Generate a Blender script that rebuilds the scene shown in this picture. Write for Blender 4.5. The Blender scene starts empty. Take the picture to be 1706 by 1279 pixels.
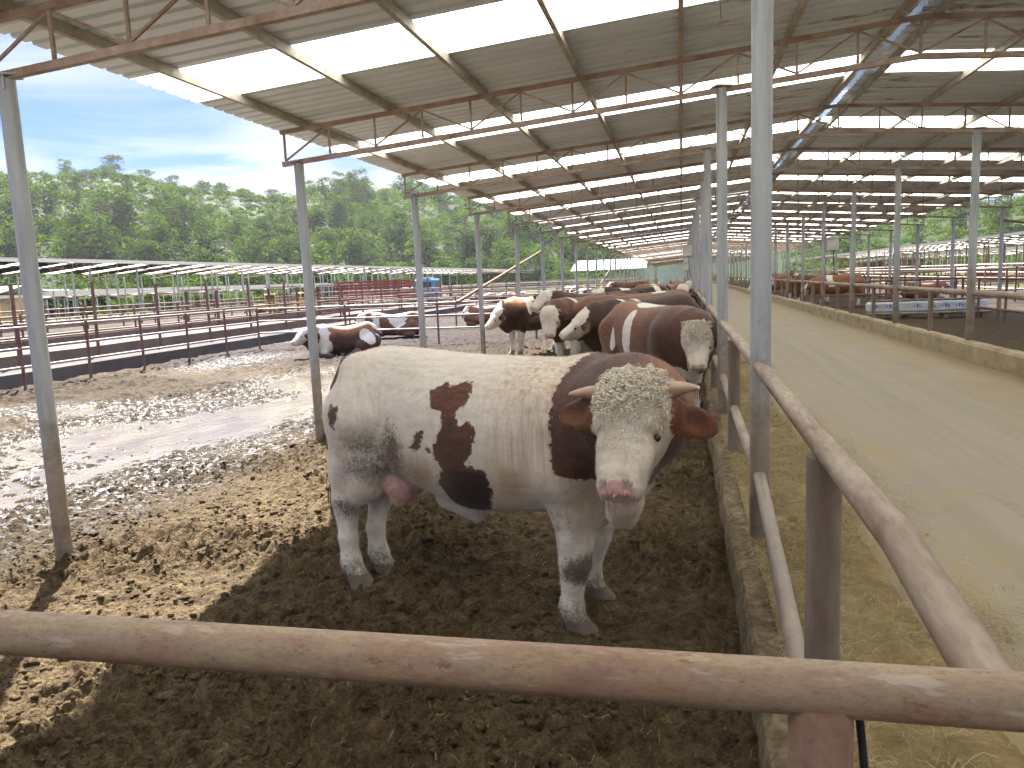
import bpy, math, random
import numpy as np
from mathutils import Vector, Matrix
random.seed(7); RNG=np.random.default_rng(11)
SC=bpy.context.scene; COL=SC.collection
D=bpy.data
# ------------------------------------------------------------------ object helpers
def tag(o,label=None,cat=None,group=None,kind=None):
    if label:o['label']=label
    if cat:o['category']=cat
    if group:o['group']=group
    if kind:o['kind']=kind
    return o
def empty(name,loc=(0,0,0),rz=0,label=None,cat=None,group=None):
    o=D.objects.new(name,None); COL.objects.link(o); o.location=loc; o.rotation_euler=(0,0,rz)
    o.empty_display_size=.2
    return tag(o,label,cat,group)
def meshobj(name,V,F,mat=None,parent=None,smooth=False,attrs=None,loc=None):
    me=D.meshes.new(name); V=np.asarray(V,np.float32)
    if isinstance(F,np.ndarray):
        n=F.shape[1]; me.vertices.add(len(V)); me.vertices.foreach_set('co',V.ravel())
        me.loops.add(F.size); me.loops.foreach_set('vertex_index',F.ravel().astype(np.int32))
        me.polygons.add(len(F)); me.polygons.foreach_set('loop_start',np.arange(0,F.size,n,dtype=np.int32))
        me.polygons.foreach_set('loop_total',np.full(len(F),n,np.int32)); me.update(calc_edges=True); me.validate()
    else:
        me.from_pydata([tuple(map(float,v)) for v in V],[],F); me.update()
    if smooth is True: me.polygons.foreach_set('use_smooth',np.ones(len(me.polygons),bool))
    elif smooth is not False: me.polygons.foreach_set('use_smooth',np.asarray(smooth,bool))
    if attrs:
        for k,a in attrs.items():
            at=me.attributes.new(k,'FLOAT','POINT'); at.data.foreach_set('value',np.asarray(a,np.float32))
    if mat: me.materials.append(mat)
    o=D.objects.new(name,me); COL.objects.link(o)
    if parent: o.parent=parent
    if loc is not None:o.location=loc
    return o
def dup(o,parent=None,loc=None,rz=None):
    c=o.copy(); COL.objects.link(c); c.parent=parent
    if loc is not None:c.location=loc
    if rz is not None:c.rotation_euler=(0,0,rz)
    for ch in o.children: dup(ch,c)
    return c
class MB:
    def __init__(s): s.V=[];s.F=[];s.S=[]
    def add(s,V,F,sm=False):
        b=len(s.V); s.V+= [tuple(map(float,v)) for v in V]
        for f in F: s.F.append([i+b for i in f]); s.S.append(sm)
    def box(s,c,sz,M=None):
        x,y,z=[a/2 for a in sz]; P=[Vector((i*x,j*y,k*z)) for k in(-1,1) for j in(-1,1) for i in(-1,1)]
        if M is not None:P=[M@p for p in P]
        P=[p+Vector(c) for p in P]
        s.add(P,[(0,2,3,1),(4,5,7,6),(0,1,5,4),(2,6,7,3),(0,4,6,2),(1,3,7,5)])
    def bevbox(s,c,sz,b,M=None):
        x,y,z=[a/2 for a in sz]; P=[]
        for k,zz,ii in((0,-z,b),(1,-z+b,0),(2,z-b,0),(3,z,b)):
            X=x-ii;Y=y-ii
            P+=[(-X+b,-Y,zz),(X-b,-Y,zz),(X,-Y+b,zz),(X,Y-b,zz),(X-b,Y,zz),(-X+b,Y,zz),(-X,Y-b,zz),(-X,-Y+b,zz)]
        P=[Vector(p) for p in P]
        if M is not None:P=[M@p for p in P]
        P=[p+Vector(c) for p in P]
        F=[tuple(range(7,-1,-1)),tuple(range(24,32))]
        for k in range(3):
            for i in range(8): j=(i+1)%8; F.append((k*8+i,k*8+j,k*8+8+j,k*8+8+i))
        s.add(P,F)
    def bar(s,p0,p1,w,h,up=(0,0,1)):
        p0=Vector(p0);p1=Vector(p1);d=(p1-p0);L=d.length;d.normalize();u=Vector(up)
        if abs(d.dot(u))>.97:u=Vector((0,1,0))
        a=d.cross(u).normalized();b=a.cross(d)
        M=Matrix((d,a,b)).transposed(); s.box((p0+p1)/2,(L,w,h),M)
    def tube(s,pts,r,seg=12,caps=True,r2=None):
        pts=[Vector(p) for p in pts];n=len(pts)
        R=[r]*n if np.isscalar(r) else list(r)
        if r2 is not None:R=[r+(r2-r)*i/(n-1) for i in range(n)]
        d=(pts[1]-pts[0]).normalized();u=Vector((0,0,1)) if abs(d.z)<.9 else Vector((0,1,0))
        a=d.cross(u).normalized();V=[]
        for i,p in enumerate(pts):
            t=(pts[min(i+1,n-1)]-pts[max(i-1,0)]).normalized()
            a=(a-t*a.dot(t)).normalized();b=t.cross(a)
            for k in range(seg):
                th=2*math.pi*k/seg; V.append(p+(a*math.cos(th)+b*math.sin(th))*R[i])
        F=[]
        for i in range(n-1):
            for k in range(seg): j=(k+1)%seg; F.append((i*seg+k,i*seg+j,(i+1)*seg+j,(i+1)*seg+k))
        s.add(V,F,True)
        if caps: s.add(V[:seg][::-1],[tuple(range(seg))]); s.add(V[-seg:],[tuple(range(seg))])
    def build(s,name,mat,parent=None,loc=None,attrs=None):
        return meshobj(name,s.V,s.F,mat,parent,s.S,attrs,loc)
# ------------------------------------------------------------------ numpy noise
_P=RNG.permutation(256); _P=np.concatenate([_P,_P,_P]); _G=RNG.normal(size=(256,3)); _G/=np.linalg.norm(_G,axis=1)[:,None]
def perlin(x,y,z=None):
    x=np.asarray(x,float);y=np.asarray(y,float); z=np.zeros_like(x)+.37 if z is None else np.asarray(z,float)
    xi=np.floor(x).astype(int);yi=np.floor(y).astype(int);zi=np.floor(z).astype(int)
    xf=x-xi;yf=y-yi;zf=z-zi; f=lambda t:t*t*t*(t*(t*6-15)+10)
    u,v,w=f(xf),f(yf),f(zf); r=0
    for i in(0,1):
        for j in(0,1):
            for k in(0,1):
                g=_G[_P[_P[_P[(xi+i)&255]+((yi+j)&255)]+((zi+k)&255)]]
                d=g[...,0]*(xf-i)+g[...,1]*(yf-j)+g[...,2]*(zf-k)
                r=r+d*(u if i else 1-u)*(v if j else 1-v)*(w if k else 1-w)
    return r*1.5
def fbm(x,y,z=None,o=4):
    r=0;a=.5;f=1
    for i in range(o):
        r=r+a*perlin(np.asarray(x)*f+i*17.3,np.asarray(y)*f+i*5.1,None if z is None else np.asarray(z)*f); a*=.5;f*=2.03
    return r
def sstep(a,b,x): t=np.clip((x-a)/(b-a),0,1); return t*t*(3-2*t)
# ------------------------------------------------------------------ material helpers
class NT:
    def __init__(s,name):
        s.m=D.materials.new(name); s.m.use_nodes=True; s.t=s.m.node_tree; s.t.nodes.clear()
        s.out=s.t.nodes.new('ShaderNodeOutputMaterial')
    def n(s,ty,**kw):
        nd=s.t.nodes.new(ty)
        for k,v in kw.items():
            if k.startswith('i_'):
                key=k[2:]; key=int(key) if key.isdigit() else key.replace('_',' ')
                s.set(nd.inputs[key],v)
            else: setattr(nd,k,v)
        return nd
    def set(s,inp,v):
        if isinstance(v,bpy.types.NodeSocket): s.t.links.new(v,inp)
        elif isinstance(v,bpy.types.Node): s.t.links.new(v.outputs[0],inp)
        elif isinstance(v,(tuple,list)) and len(v)==3 and inp.type=='RGBA': inp.default_value=(*v,1)
        else: inp.default_value=v
    def coord(s,scale=(1,1,1),kind='Object',loc=(0,0,0)):
        t=s.n('ShaderNodeTexCoord'); mp=s.n('ShaderNodeMapping'); s.t.links.new(t.outputs[kind],mp.inputs[0])
        mp.inputs['Scale'].default_value=scale; mp.inputs['Location'].default_value=loc; return mp.outputs[0]
    def noise(s,sc,vec=None,det=4,rough=.55,dist=0):
        nd=s.n('ShaderNodeTexNoise'); nd.inputs['Scale'].default_value=sc; nd.inputs['Detail'].default_value=det
        nd.inputs['Roughness'].default_value=rough; nd.inputs['Distortion'].default_value=dist
        if vec is not None: s.t.links.new(vec,nd.inputs['Vector'])
        return nd.outputs[0]
    def ramp(s,v,stops,interp='LINEAR'):
        nd=s.n('ShaderNodeValToRGB'); s.set(nd.inputs[0],v); cr=nd.color_ramp; cr.interpolation=interp
        while len(cr.elements)<len(stops): cr.elements.new(.5)
        for e,(p,c) in zip(cr.elements,stops):
            e.position=p; e.color=(*c,1) if isinstance(c,(tuple,list)) else (c,c,c,1)
        return nd.outputs[0]
    def mix(s,f,a,b,mode='MIX'):
        nd=s.n('ShaderNodeMix',data_type='RGBA',blend_type=mode); s.set(nd.inputs[0],f); s.set(nd.inputs[6],a); s.set(nd.inputs[7],b); return nd.outputs[2]
    def math(s,op,a,b=None,c=None,clamp=False):
        nd=s.n('ShaderNodeMath',operation=op); nd.use_clamp=clamp; s.set(nd.inputs[0],a)
        if b is not None:s.set(nd.inputs[1],b)
        if c is not None:s.set(nd.inputs[2],c)
        return nd.outputs[0]
    def attr(s,name): return s.n('ShaderNodeAttribute',attribute_name=name).outputs['Fac']
    def mr(s,v,a,b,c=0,d=1):
        nd=s.n('ShaderNodeMapRange'); s.set(nd.inputs[0],v)
        for i,x in enumerate((a,b,c,d)): s.set(nd.inputs[i+1],x)
        return nd.outputs[0]
    def bump(s,h,st=.3,dist=.01,nrm=None):
        nd=s.n('ShaderNodeBump'); nd.inputs['Strength'].default_value=st; nd.inputs['Distance'].default_value=dist; s.set(nd.inputs['Height'],h)
        if nrm is not None: s.t.links.new(nrm,nd.inputs['Normal'])
        return nd.outputs[0]
    def pbsdf(s,col,rough=.7,nrm=None,metal=0,spec=.5,**kw):
        b=s.n('ShaderNodeBsdfPrincipled'); s.set(b.inputs['Base Color'],col); s.set(b.inputs['Roughness'],rough); s.set(b.inputs['Metallic'],metal)
        s.set(b.inputs['Specular IOR Level'],spec)
        for k,v in kw.items(): s.set(b.inputs[k.replace('_',' ')],v)
        if nrm is not None: s.t.links.new(nrm,b.inputs['Normal'])
        return b
    def done(s,sh): s.t.links.new(sh.outputs[0] if isinstance(sh,bpy.types.Node) else sh,s.out.inputs[0]); return s.m
def objz(t):
    sx=t.n('ShaderNodeSeparateXYZ'); t.t.links.new(t.coord(),sx.inputs[0]); return sx
# ------------------------------------------------------------------ materials
M={}
def mk_metal(name,c1,c2,c3,sc=6,rough=.55,spec=.4,stretch=(1,1,1),th=(.35,.55,.7),metal=0):
    t=NT(name); v=t.coord(stretch); n1=t.noise(sc,v,6,.65); n2=t.noise(sc*7,v,4,.6)
    c=t.ramp(n1,[(th[0],c1),(th[1],c2),(th[2],c3)]); c=t.mix(t.mr(n2,.3,.7,0,.5),c,t.mix(.5,c,(.05,.035,.025)),'MIX')
    t_=t.pbsdf(c,t.mr(n2,.3,.7,rough-.1,rough+.2),t.bump(n2,.25,.004),metal,spec); M[name]=t.done(t_)
mk_metal('rust_pipe',(.17,.10,.065),(.29,.22,.16),(.35,.285,.20),5,.5,.45,(1.6,.35,1.6))
mk_metal('red_post',(.13,.055,.038),(.20,.11,.075),(.16,.13,.11),7,.65,.3,(1,1,.25))
mk_metal('brown_post',(.16,.11,.08),(.22,.175,.135),(.23,.20,.16),7,.6,.35,(1,1,.2))
mk_metal('truss_steel',(.30,.19,.14),(.46,.36,.29),(.52,.46,.40),3,.65,.3)
mk_metal('purlin_steel',(.36,.32,.26),(.52,.48,.41),(.58,.55,.48),3,.65,.3)
mk_metal('far_pipe',(.17,.085,.06),(.27,.16,.12),(.3,.24,.21),.7,.6,.3)
mk_metal('pale_pipe',(.26,.2,.17),(.38,.32,.29),(.42,.38,.36),.7,.5,.4)
def mk_galv():
    t=NT('galvanised_post'); s=objz(t); v=t.coord((9,9,.8)); n=t.noise(1.6,v,5,.6); n2=t.noise(5,t.coord(),5,.65)
    n3=t.noise(60,t.coord((1,1,.25)),3)
    g=t.ramp(n,[(.3,(.26,.275,.28)),(.5,(.355,.37,.375)),(.68,(.43,.44,.44))])
    dirt=t.ramp(n2,[(.3,(.17,.125,.09)),(.65,(.27,.20,.14))])
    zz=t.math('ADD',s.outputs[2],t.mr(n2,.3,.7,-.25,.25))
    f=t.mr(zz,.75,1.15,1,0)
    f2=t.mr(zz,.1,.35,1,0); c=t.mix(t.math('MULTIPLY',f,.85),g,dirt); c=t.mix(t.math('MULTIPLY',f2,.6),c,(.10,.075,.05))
    M['galv']=t.done(t.pbsdf(c,t.mr(n3,.3,.7,.42,.65),t.bump(n3,.15,.003),.15,.5))
mk_galv()
def mk_roof():
    t=NT('corrugated_sheet'); v=t.coord((.35,2.2,1)); n=t.noise(1.2,v,6,.6); n2=t.noise(2.0,t.coord((.6,2.6,1)),7,.7)
    c=t.ramp(n,[(.3,(.62,.70,.79)),(.5,(.70,.785,.87)),(.7,(.76,.85,.92))])
    r=t.math('MULTIPLY',t.mr(n2,.56,.64,0,1),t.attr('rust')); c=t.mix(r,c,t.ramp(n,[(.3,(.16,.075,.04)),(.7,(.26,.15,.10))]))
    M['roof']=t.done(t.pbsdf(c,.5,t.bump(n,.1,.01),0,.4))
    t=NT('skylight_sheet'); v=t.coord((.5,3,1)); n=t.noise(1.5,v,6,.65); n2=t.noise(9,t.coord((.8,2.0,1)),5,.7)
    c=t.ramp(n,[(.3,(.86,.84,.74)),(.55,(.94,.935,.88)),(.7,(.96,.96,.93))]); c=t.mix(t.mr(n2,.50,.66,0,.75),c,(.22,.20,.12))
    tr=t.n('ShaderNodeBsdfTranslucent'); t.set(tr.inputs[0],c); df=t.n('ShaderNodeBsdfDiffuse'); t.set(df.inputs[0],c)
    mx=t.n('ShaderNodeMixShader'); mx.inputs[0].default_value=.06; t.t.links.new(tr.outputs[0],mx.inputs[1]); t.t.links.new(df.outputs[0],mx.inputs[2])
    M['skylight']=t.done(mx)
mk_roof()
def mk_concrete():
    t=NT('feed_road_concrete'); v=t.coord(); n=t.noise(1.1,v,7,.62); n2=t.noise(24,v,5,.6); n3=t.noise(3.0,t.coord((1,.35,1)),6,.6)
    c=t.ramp(n,[(.3,(.205,.168,.115)),(.52,(.255,.215,.152)),(.72,(.285,.247,.185))])
    c=t.mix(t.mr(n2,.35,.7,0,.25),c,(.22,.18,.115))
    tm=t.noise(1.0,t.coord((5.5,.10,1)),5,.65); c=t.mix(t.mr(tm,.46,.64,0,.42),c,(.16,.135,.095)); sp_=t.noise(2.6,t.coord((1,.6,1)),6,.7,1.2); c=t.mix(t.mr(sp_,.56,.70,0,.5),c,(.175,.145,.095))
    sx=objz(t); e=t.math('ADD',sx.outputs[0],t.mr(n3,.3,.7,-.8,.8)); hay=t.mr(e,2.7,3.7,0,.75)
    hay2=t.mr(e,1.6,.9,0,.8)
    c=t.mix(hay,c,(.24,.18,.085)); c=t.mix(hay2,c,(.25,.19,.09))
    cr=t.n('ShaderNodeTexVoronoi',feature='DISTANCE_TO_EDGE'); cr.inputs['Scale'].default_value=.35; t.t.links.new(t.coord((1,1,0)),cr.inputs['Vector'])
    M['concrete']=t.done(t.pbsdf(c,t.mr(n,.3,.7,.55,.85),t.bump(n2,.3,.004),0,.35))
    t=NT('wall_concrete'); v=t.coord(); n=t.noise(2.5,v,7,.65); n2=t.noise(18,v,5,.65); n3=t.noise(1.2,t.coord((1,1,4)),4)
    c=t.ramp(n,[(.3,(.20,.155,.085)),(.5,(.31,.25,.15)),(.7,(.37,.32,.21))]); c=t.mix(t.mr(n3,.5,.7,0,.5),c,(.17,.12,.06))
    M['wall']=t.done(t.pbsdf(c,.85,t.bump(t.math('ADD',n,t.math('MULTIPLY',n2,.4)),.5,.015),0,.3))
    t=NT('pale_concrete'); n=t.noise(.8,t.coord(),5); M['pale_concrete']=t.done(t.pbsdf(t.ramp(n,[(.3,(.075,.066,.06)),(.7,(.12,.11,.10))]),.95,None,0,.04))
    t=NT('dark_concrete'); n=t.noise(.8,t.coord(),5); M['dark_concrete']=t.done(t.pbsdf(t.ramp(n,[(.3,(.13,.10,.08)),(.7,(.21,.165,.13))]),.95,None,0,.03))
mk_concrete()
t=NT('muddy_kerb'); v=t.coord(); n=t.noise(5,v,6,.65); n2=t.noise(22,v,5,.7)
c=t.ramp(n,[(.3,(.10,.072,.04)),(.5,(.19,.145,.085)),(.7,(.27,.215,.13))]); c=t.mix(t.mr(n2,.42,.6,0,.7),c,(.075,.05,.028)); M['kerb']=t.done(t.pbsdf(c,.9,t.bump(t.math('ADD',n,n2),.8,.03),0,.15))
def mk_mud():
    t=NT('trampled_mud'); v=t.coord(); n=t.noise(1.3,v,6,.6); n2=t.noise(11,v,6,.65,.6); n3=t.noise(70,v,5,.65); n4=t.noise(30,v,5,.7,1.5)
    c=t.ramp(n2,[(.28,(.045,.031,.018)),(.45,(.110,.077,.043)),(.6,(.172,.124,.066)),(.74,(.24,.185,.098))])
    c=t.mix(t.mr(n,.4,.65,0,.5),c,t.ramp(n2,[(.3,(.05,.03,.017)),(.7,(.13,.085,.04))]))
    c=t.mix(t.mr(n4,.58,.68,0,.75),c,(.19,.15,.07))
    c=t.mix(t.mr(n3,.4,.72,0,.35),c,(.03,.021,.013)); c=t.mix(t.math('MULTIPLY',t.attr('sun_dim'),.5),c,(.018,.012,.008))
    dry_lift=t.attr('dry_lift'); wet=t.attr('wet'); gr=t.attr('grass'); far=t.attr('far')
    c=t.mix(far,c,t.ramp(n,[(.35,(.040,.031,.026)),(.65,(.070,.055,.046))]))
    c=t.mix(t.math('MULTIPLY',dry_lift,t.mr(n2,.35,.6,0,1)),c,(.125,.09,.048))
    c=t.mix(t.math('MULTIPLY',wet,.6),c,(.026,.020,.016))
    c=t.mix(t.math('MULTIPLY',gr,t.mr(n,.35,.55,0,1)),c,t.ramp(n2,[(.3,(.06,.085,.02)),(.7,(.13,.16,.05))]))
    wn=t.math('MULTIPLY',wet,t.mr(n2,.50,.42,.0,1)); ro=t.mr(wn,0,.6,.92,.2)
    vo=t.n('ShaderNodeTexVoronoi'); vo.inputs['Scale'].default_value=26; t.t.links.new(v,vo.inputs['Vector']); h=t.math('ADD',t.math('MULTIPLY',n4,.5),t.math('ADD',t.math('MULTIPLY',n3,.5),t.math('MULTIPLY',vo.outputs[0],-.5)))
    M['mud']=t.done(t.pbsdf(c,ro,t.bump(h,1.0,.04,t.bump(t.math('ADD',t.noise(6.5,v,5,.65,.4),t.math('MULTIPLY',t.noise(2.6,v,4,.6),.8)),.9,.16)),0,t.mr(wn,0,.6,.08,.5)))
    t=NT('puddle_water'); v=t.coord((1,.6,1)); n=t.noise(9,v,3,.5); n2=t.noise(2.2,v,3)
    c=t.ramp(n2,[(.35,(.10,.078,.05)),(.65,(.155,.125,.085))])
    M['water']=t.done(t.pbsdf(c,.06,t.bump(n,.35,.03),0,.75,IOR=1.33))
    t=NT('cattle_fodder'); n=t.noise(6,t.coord(),5,.65); n2=t.noise(50,t.coord((1,1,1)),4,.7)
    c=t.ramp(n,[(.3,(.16,.11,.045)),(.5,(.25,.19,.085)),(.7,(.34,.27,.14))]); c=t.mix(t.mr(n2,.35,.7,0,.6),c,(.13,.085,.035))
    M['fodder']=t.done(t.pbsdf(c,.85,t.bump(n2,.9,.02),0,.2))
    t=NT('hay_stalk'); n=t.noise(9,t.coord(),3,.6); at=t.attr('tone')
    c=t.ramp(at,[(0,(.15,.10,.038)),(.5,(.27,.20,.085)),(1,(.44,.35,.18))]); M['hay']=t.done(t.pbsdf(c,.7,None,0,.3))
mk_mud()
def plain(name,c,rough=.6,spec=.4,var=.25,sc=4,metal=0):
    t=NT(name); n=t.noise(sc,t.coord(),5,.6); lo=tuple(a*(1-var) for a in c); hi=tuple(min(.95,a*(1+var)) for a in c)
    M[name]=t.done(t.pbsdf(t.ramp(n,[(.3,lo),(.7,hi)]),t.mr(n,.3,.7,rough-.1,rough+.1),t.bump(n,.1,.005),metal,spec))
plain('horn',(.36,.235,.165),.45,.5,.25,14); plain('horn_tip',(.62,.55,.42),.4)
plain('eye',(.012,.01,.012),.08,.6); plain('eyelid',(.50,.30,.27),.6)
plain('white_paint',(.62,.63,.63),.5); plain('blue_paint',(.03,.10,.42),.5); plain('red_paint',(.27,.045,.045),.7,.2); plain('truck_blue',(.08,.25,.40),.5,.3)
plain('yellow_paint',(.60,.38,.05),.5); plain('tyre',(.02,.02,.02),.8); plain('cream_wall',(.55,.42,.22),.8); plain('tan_roof',(.35,.27,.18),.8)
plain('grey_plastic',(.50,.48,.44),.6); plain('window_glass',(.03,.04,.05),.1); plain('black_rubber',(.02,.02,.02),.6); plain('blue_sheet',(.45,.55,.62),.5); plain('white_sheet',(.78,.78,.74),.5,.4,.08)
plain('trough_shell',(.55,.58,.58),.55,.4,.18)
SUNE=4.4; SKYE=.075; EXPO=2.88; CLOUD=(1.62,1.68,1.76)
BULLCURLS=1250; BULLHAIR=80000; BULLH=.012
HAZE=.00012
# ------------------------------------------------------------------ cattle
def mk_coat():
    t=NT('cattle_coat'); v=t.coord(); n=t.noise(26,v,4,.65); n1=t.noise(5,v,4,.6)
    fur=t.noise(38,t.coord((.22,1,.5)),4,.7); fine=t.noise(160,t.coord((.3,1,.45)),3,.7)
    wh=t.ramp(fur,[(.3,(.53,.475,.40)),(.52,(.63,.59,.515)),(.7,(.69,.655,.585))])
    tn=t.math('ADD',t.attr('tone'),t.mr(fur,.3,.7,-.14,.14))
    br=t.ramp(tn,[(0,(.030,.017,.014)),(.35,(.085,.036,.022)),(.65,(.19,.075,.033)),(1,(.36,.16,.06))])
    tanc=t.ramp(fur,[(.3,(.40,.27,.16)),(.7,(.53,.38,.25))])
    p=t.math('ADD',t.attr('patch'),t.math('ADD',t.mr(fur,.25,.75,-.022,.022),t.mr(n,.3,.7,-.014,.014)))
    c=t.mix(t.math('MULTIPLY',t.attr('tan'),t.mr(n1,.3,.65,.45,1)),wh,tanc)
    st=t.noise(30,t.coord((1,1,.07)),4,.7); c=t.mix(t.math('MULTIPLY',t.attr('streak'),t.mr(st,.42,.66,0,1)),c,(.40,.27,.17)); c=t.mix(t.mr(p,-.004,.004),c,br)
    d=t.attr('dirt'); dn=t.math('ADD',t.math('MULTIPLY',fine,.55),t.math('MULTIPLY',n,.45))
    f=t.mr(t.math('ADD',d,t.mr(dn,.3,.7,-.42,.42)),.32,.78,0,.92)
    c=t.mix(f,c,t.ramp(n,[(.3,(.048,.034,.021)),(.7,(.115,.083,.053))]))
    g=t.attr('stain'); c=t.mix(t.math('MULTIPLY',g,t.mr(fine,.3,.7,.4,1)),c,(.27,.165,.07))
    pk=t.attr('pink'); c=t.mix(t.mr(t.math('ADD',pk,t.mr(n,.3,.7,-.12,.12)),.3,.6),c,t.ramp(n,[(.3,(.48,.25,.215)),(.7,(.64,.42,.365))]))
    bl=t.attr('black'); c=t.mix(bl,c,(.025,.018,.016))
    h=t.math('ADD',t.math('MULTIPLY',fur,.7),t.math('MULTIPLY',fine,.5))
    b=t.pbsdf(c,t.mr(pk,.3,.7,.72,.42),t.bump(h,.32,.008),0,.3); b.inputs['Sheen Weight'].default_value=.12; b.inputs['Sheen Roughness'].default_value=.5
    M['coat']=t.done(b)
    t=NT('curly_hair'); n=t.noise(40,t.coord(),3,.6); at=t.attr('tone')
    c=t.ramp(at,[(0,(.56,.48,.34)),(.5,(.74,.67,.53)),(1,(.84,.79,.66))]); M['curl']=t.done(t.pbsdf(c,.75,None,0,.2))
    t=NT('tail_hair'); n=t.noise(60,t.coord((1,1,.1)),4,.6); M['tailhair']=t.done(t.pbsdf(t.ramp(n,[(.3,(.06,.04,.028)),(.7,(.20,.145,.10))]),.8,t.bump(n,.8,.02),0,.2))
mk_coat()
def surface_nets(F,org,h):
    ins=F<0; nx,ny,nz=F.shape
    c=np.zeros((nx-1,ny-1,nz-1),np.int8)
    for i in(0,1):
        for j in(0,1):
            for k in(0,1): c+=ins[i:nx-1+i,j:ny-1+j,k:nz-1+k]
    act=np.argwhere((c>0)&(c<8)); idx=-np.ones(c.shape,np.int64); idx[tuple(act.T)]=np.arange(len(act))
    S=np.zeros((len(act),3));Nn=np.zeros(len(act)); a=act
    cor=[(i,j,k) for i in(0,1) for j in(0,1) for k in(0,1)]
    for A in cor:
        for ax in range(3):
            if A[ax]:continue
            B=list(A);B[ax]=1
            fa=F[a[:,0]+A[0],a[:,1]+A[1],a[:,2]+A[2]];fb=F[a[:,0]+B[0],a[:,1]+B[1],a[:,2]+B[2]]
            m=(fa<0)!=(fb<0); t=np.where(m,fa/np.where(m,fa-fb,1),0)
            p=np.array(A,float)[None]+np.zeros((len(a),3)); p[:,ax]+=t; S+=p*m[:,None];Nn+=m
    V=org+(a+S/Nn[:,None])*h; Q=[]
    for ax in range(3):
        o1,o2=[(1,2),(2,0),(0,1)][ax]
        s0=[slice(None)]*3;s1=[slice(None)]*3; s0[ax]=slice(0,-1);s1[ax]=slice(1,None)
        e=np.argwhere(ins[tuple(s0)]!=ins[tuple(s1)])
        ok=(e[:,o1]>0)&(e[:,o2]>0)&(e[:,o1]<F.shape[o1]-1)&(e[:,o2]<F.shape[o2]-1); e=e[ok]
        def cell(d1,d2): q=e.copy(); q[:,o1]+=d1; q[:,o2]+=d2; return idx[tuple(q.T)]
        q=np.stack([cell(-1,-1),cell(0,-1),cell(0,0),cell(-1,0)],1)
        fl=~ins[tuple(e.T)]; q[fl]=q[fl][:,::-1]; Q.append(q)
    return V,np.concatenate(Q)
def smoothV(V,Q,it=2,lam=.5):
    E=np.concatenate([Q[:,[0,1]],Q[:,[1,2]],Q[:,[2,3]],Q[:,[3,0]]]); E=np.concatenate([E,E[:,::-1]])
    cnt=np.bincount(E[:,0],minlength=len(V))[:,None]
    for _ in range(it):
        for l in(lam,-lam*.9):
            s=np.stack([np.bincount(E[:,0],weights=V[E[:,1],k],minlength=len(V)) for k in range(3)],1)/np.maximum(cnt,1); V=V+l*(s-V)
    return V
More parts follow.
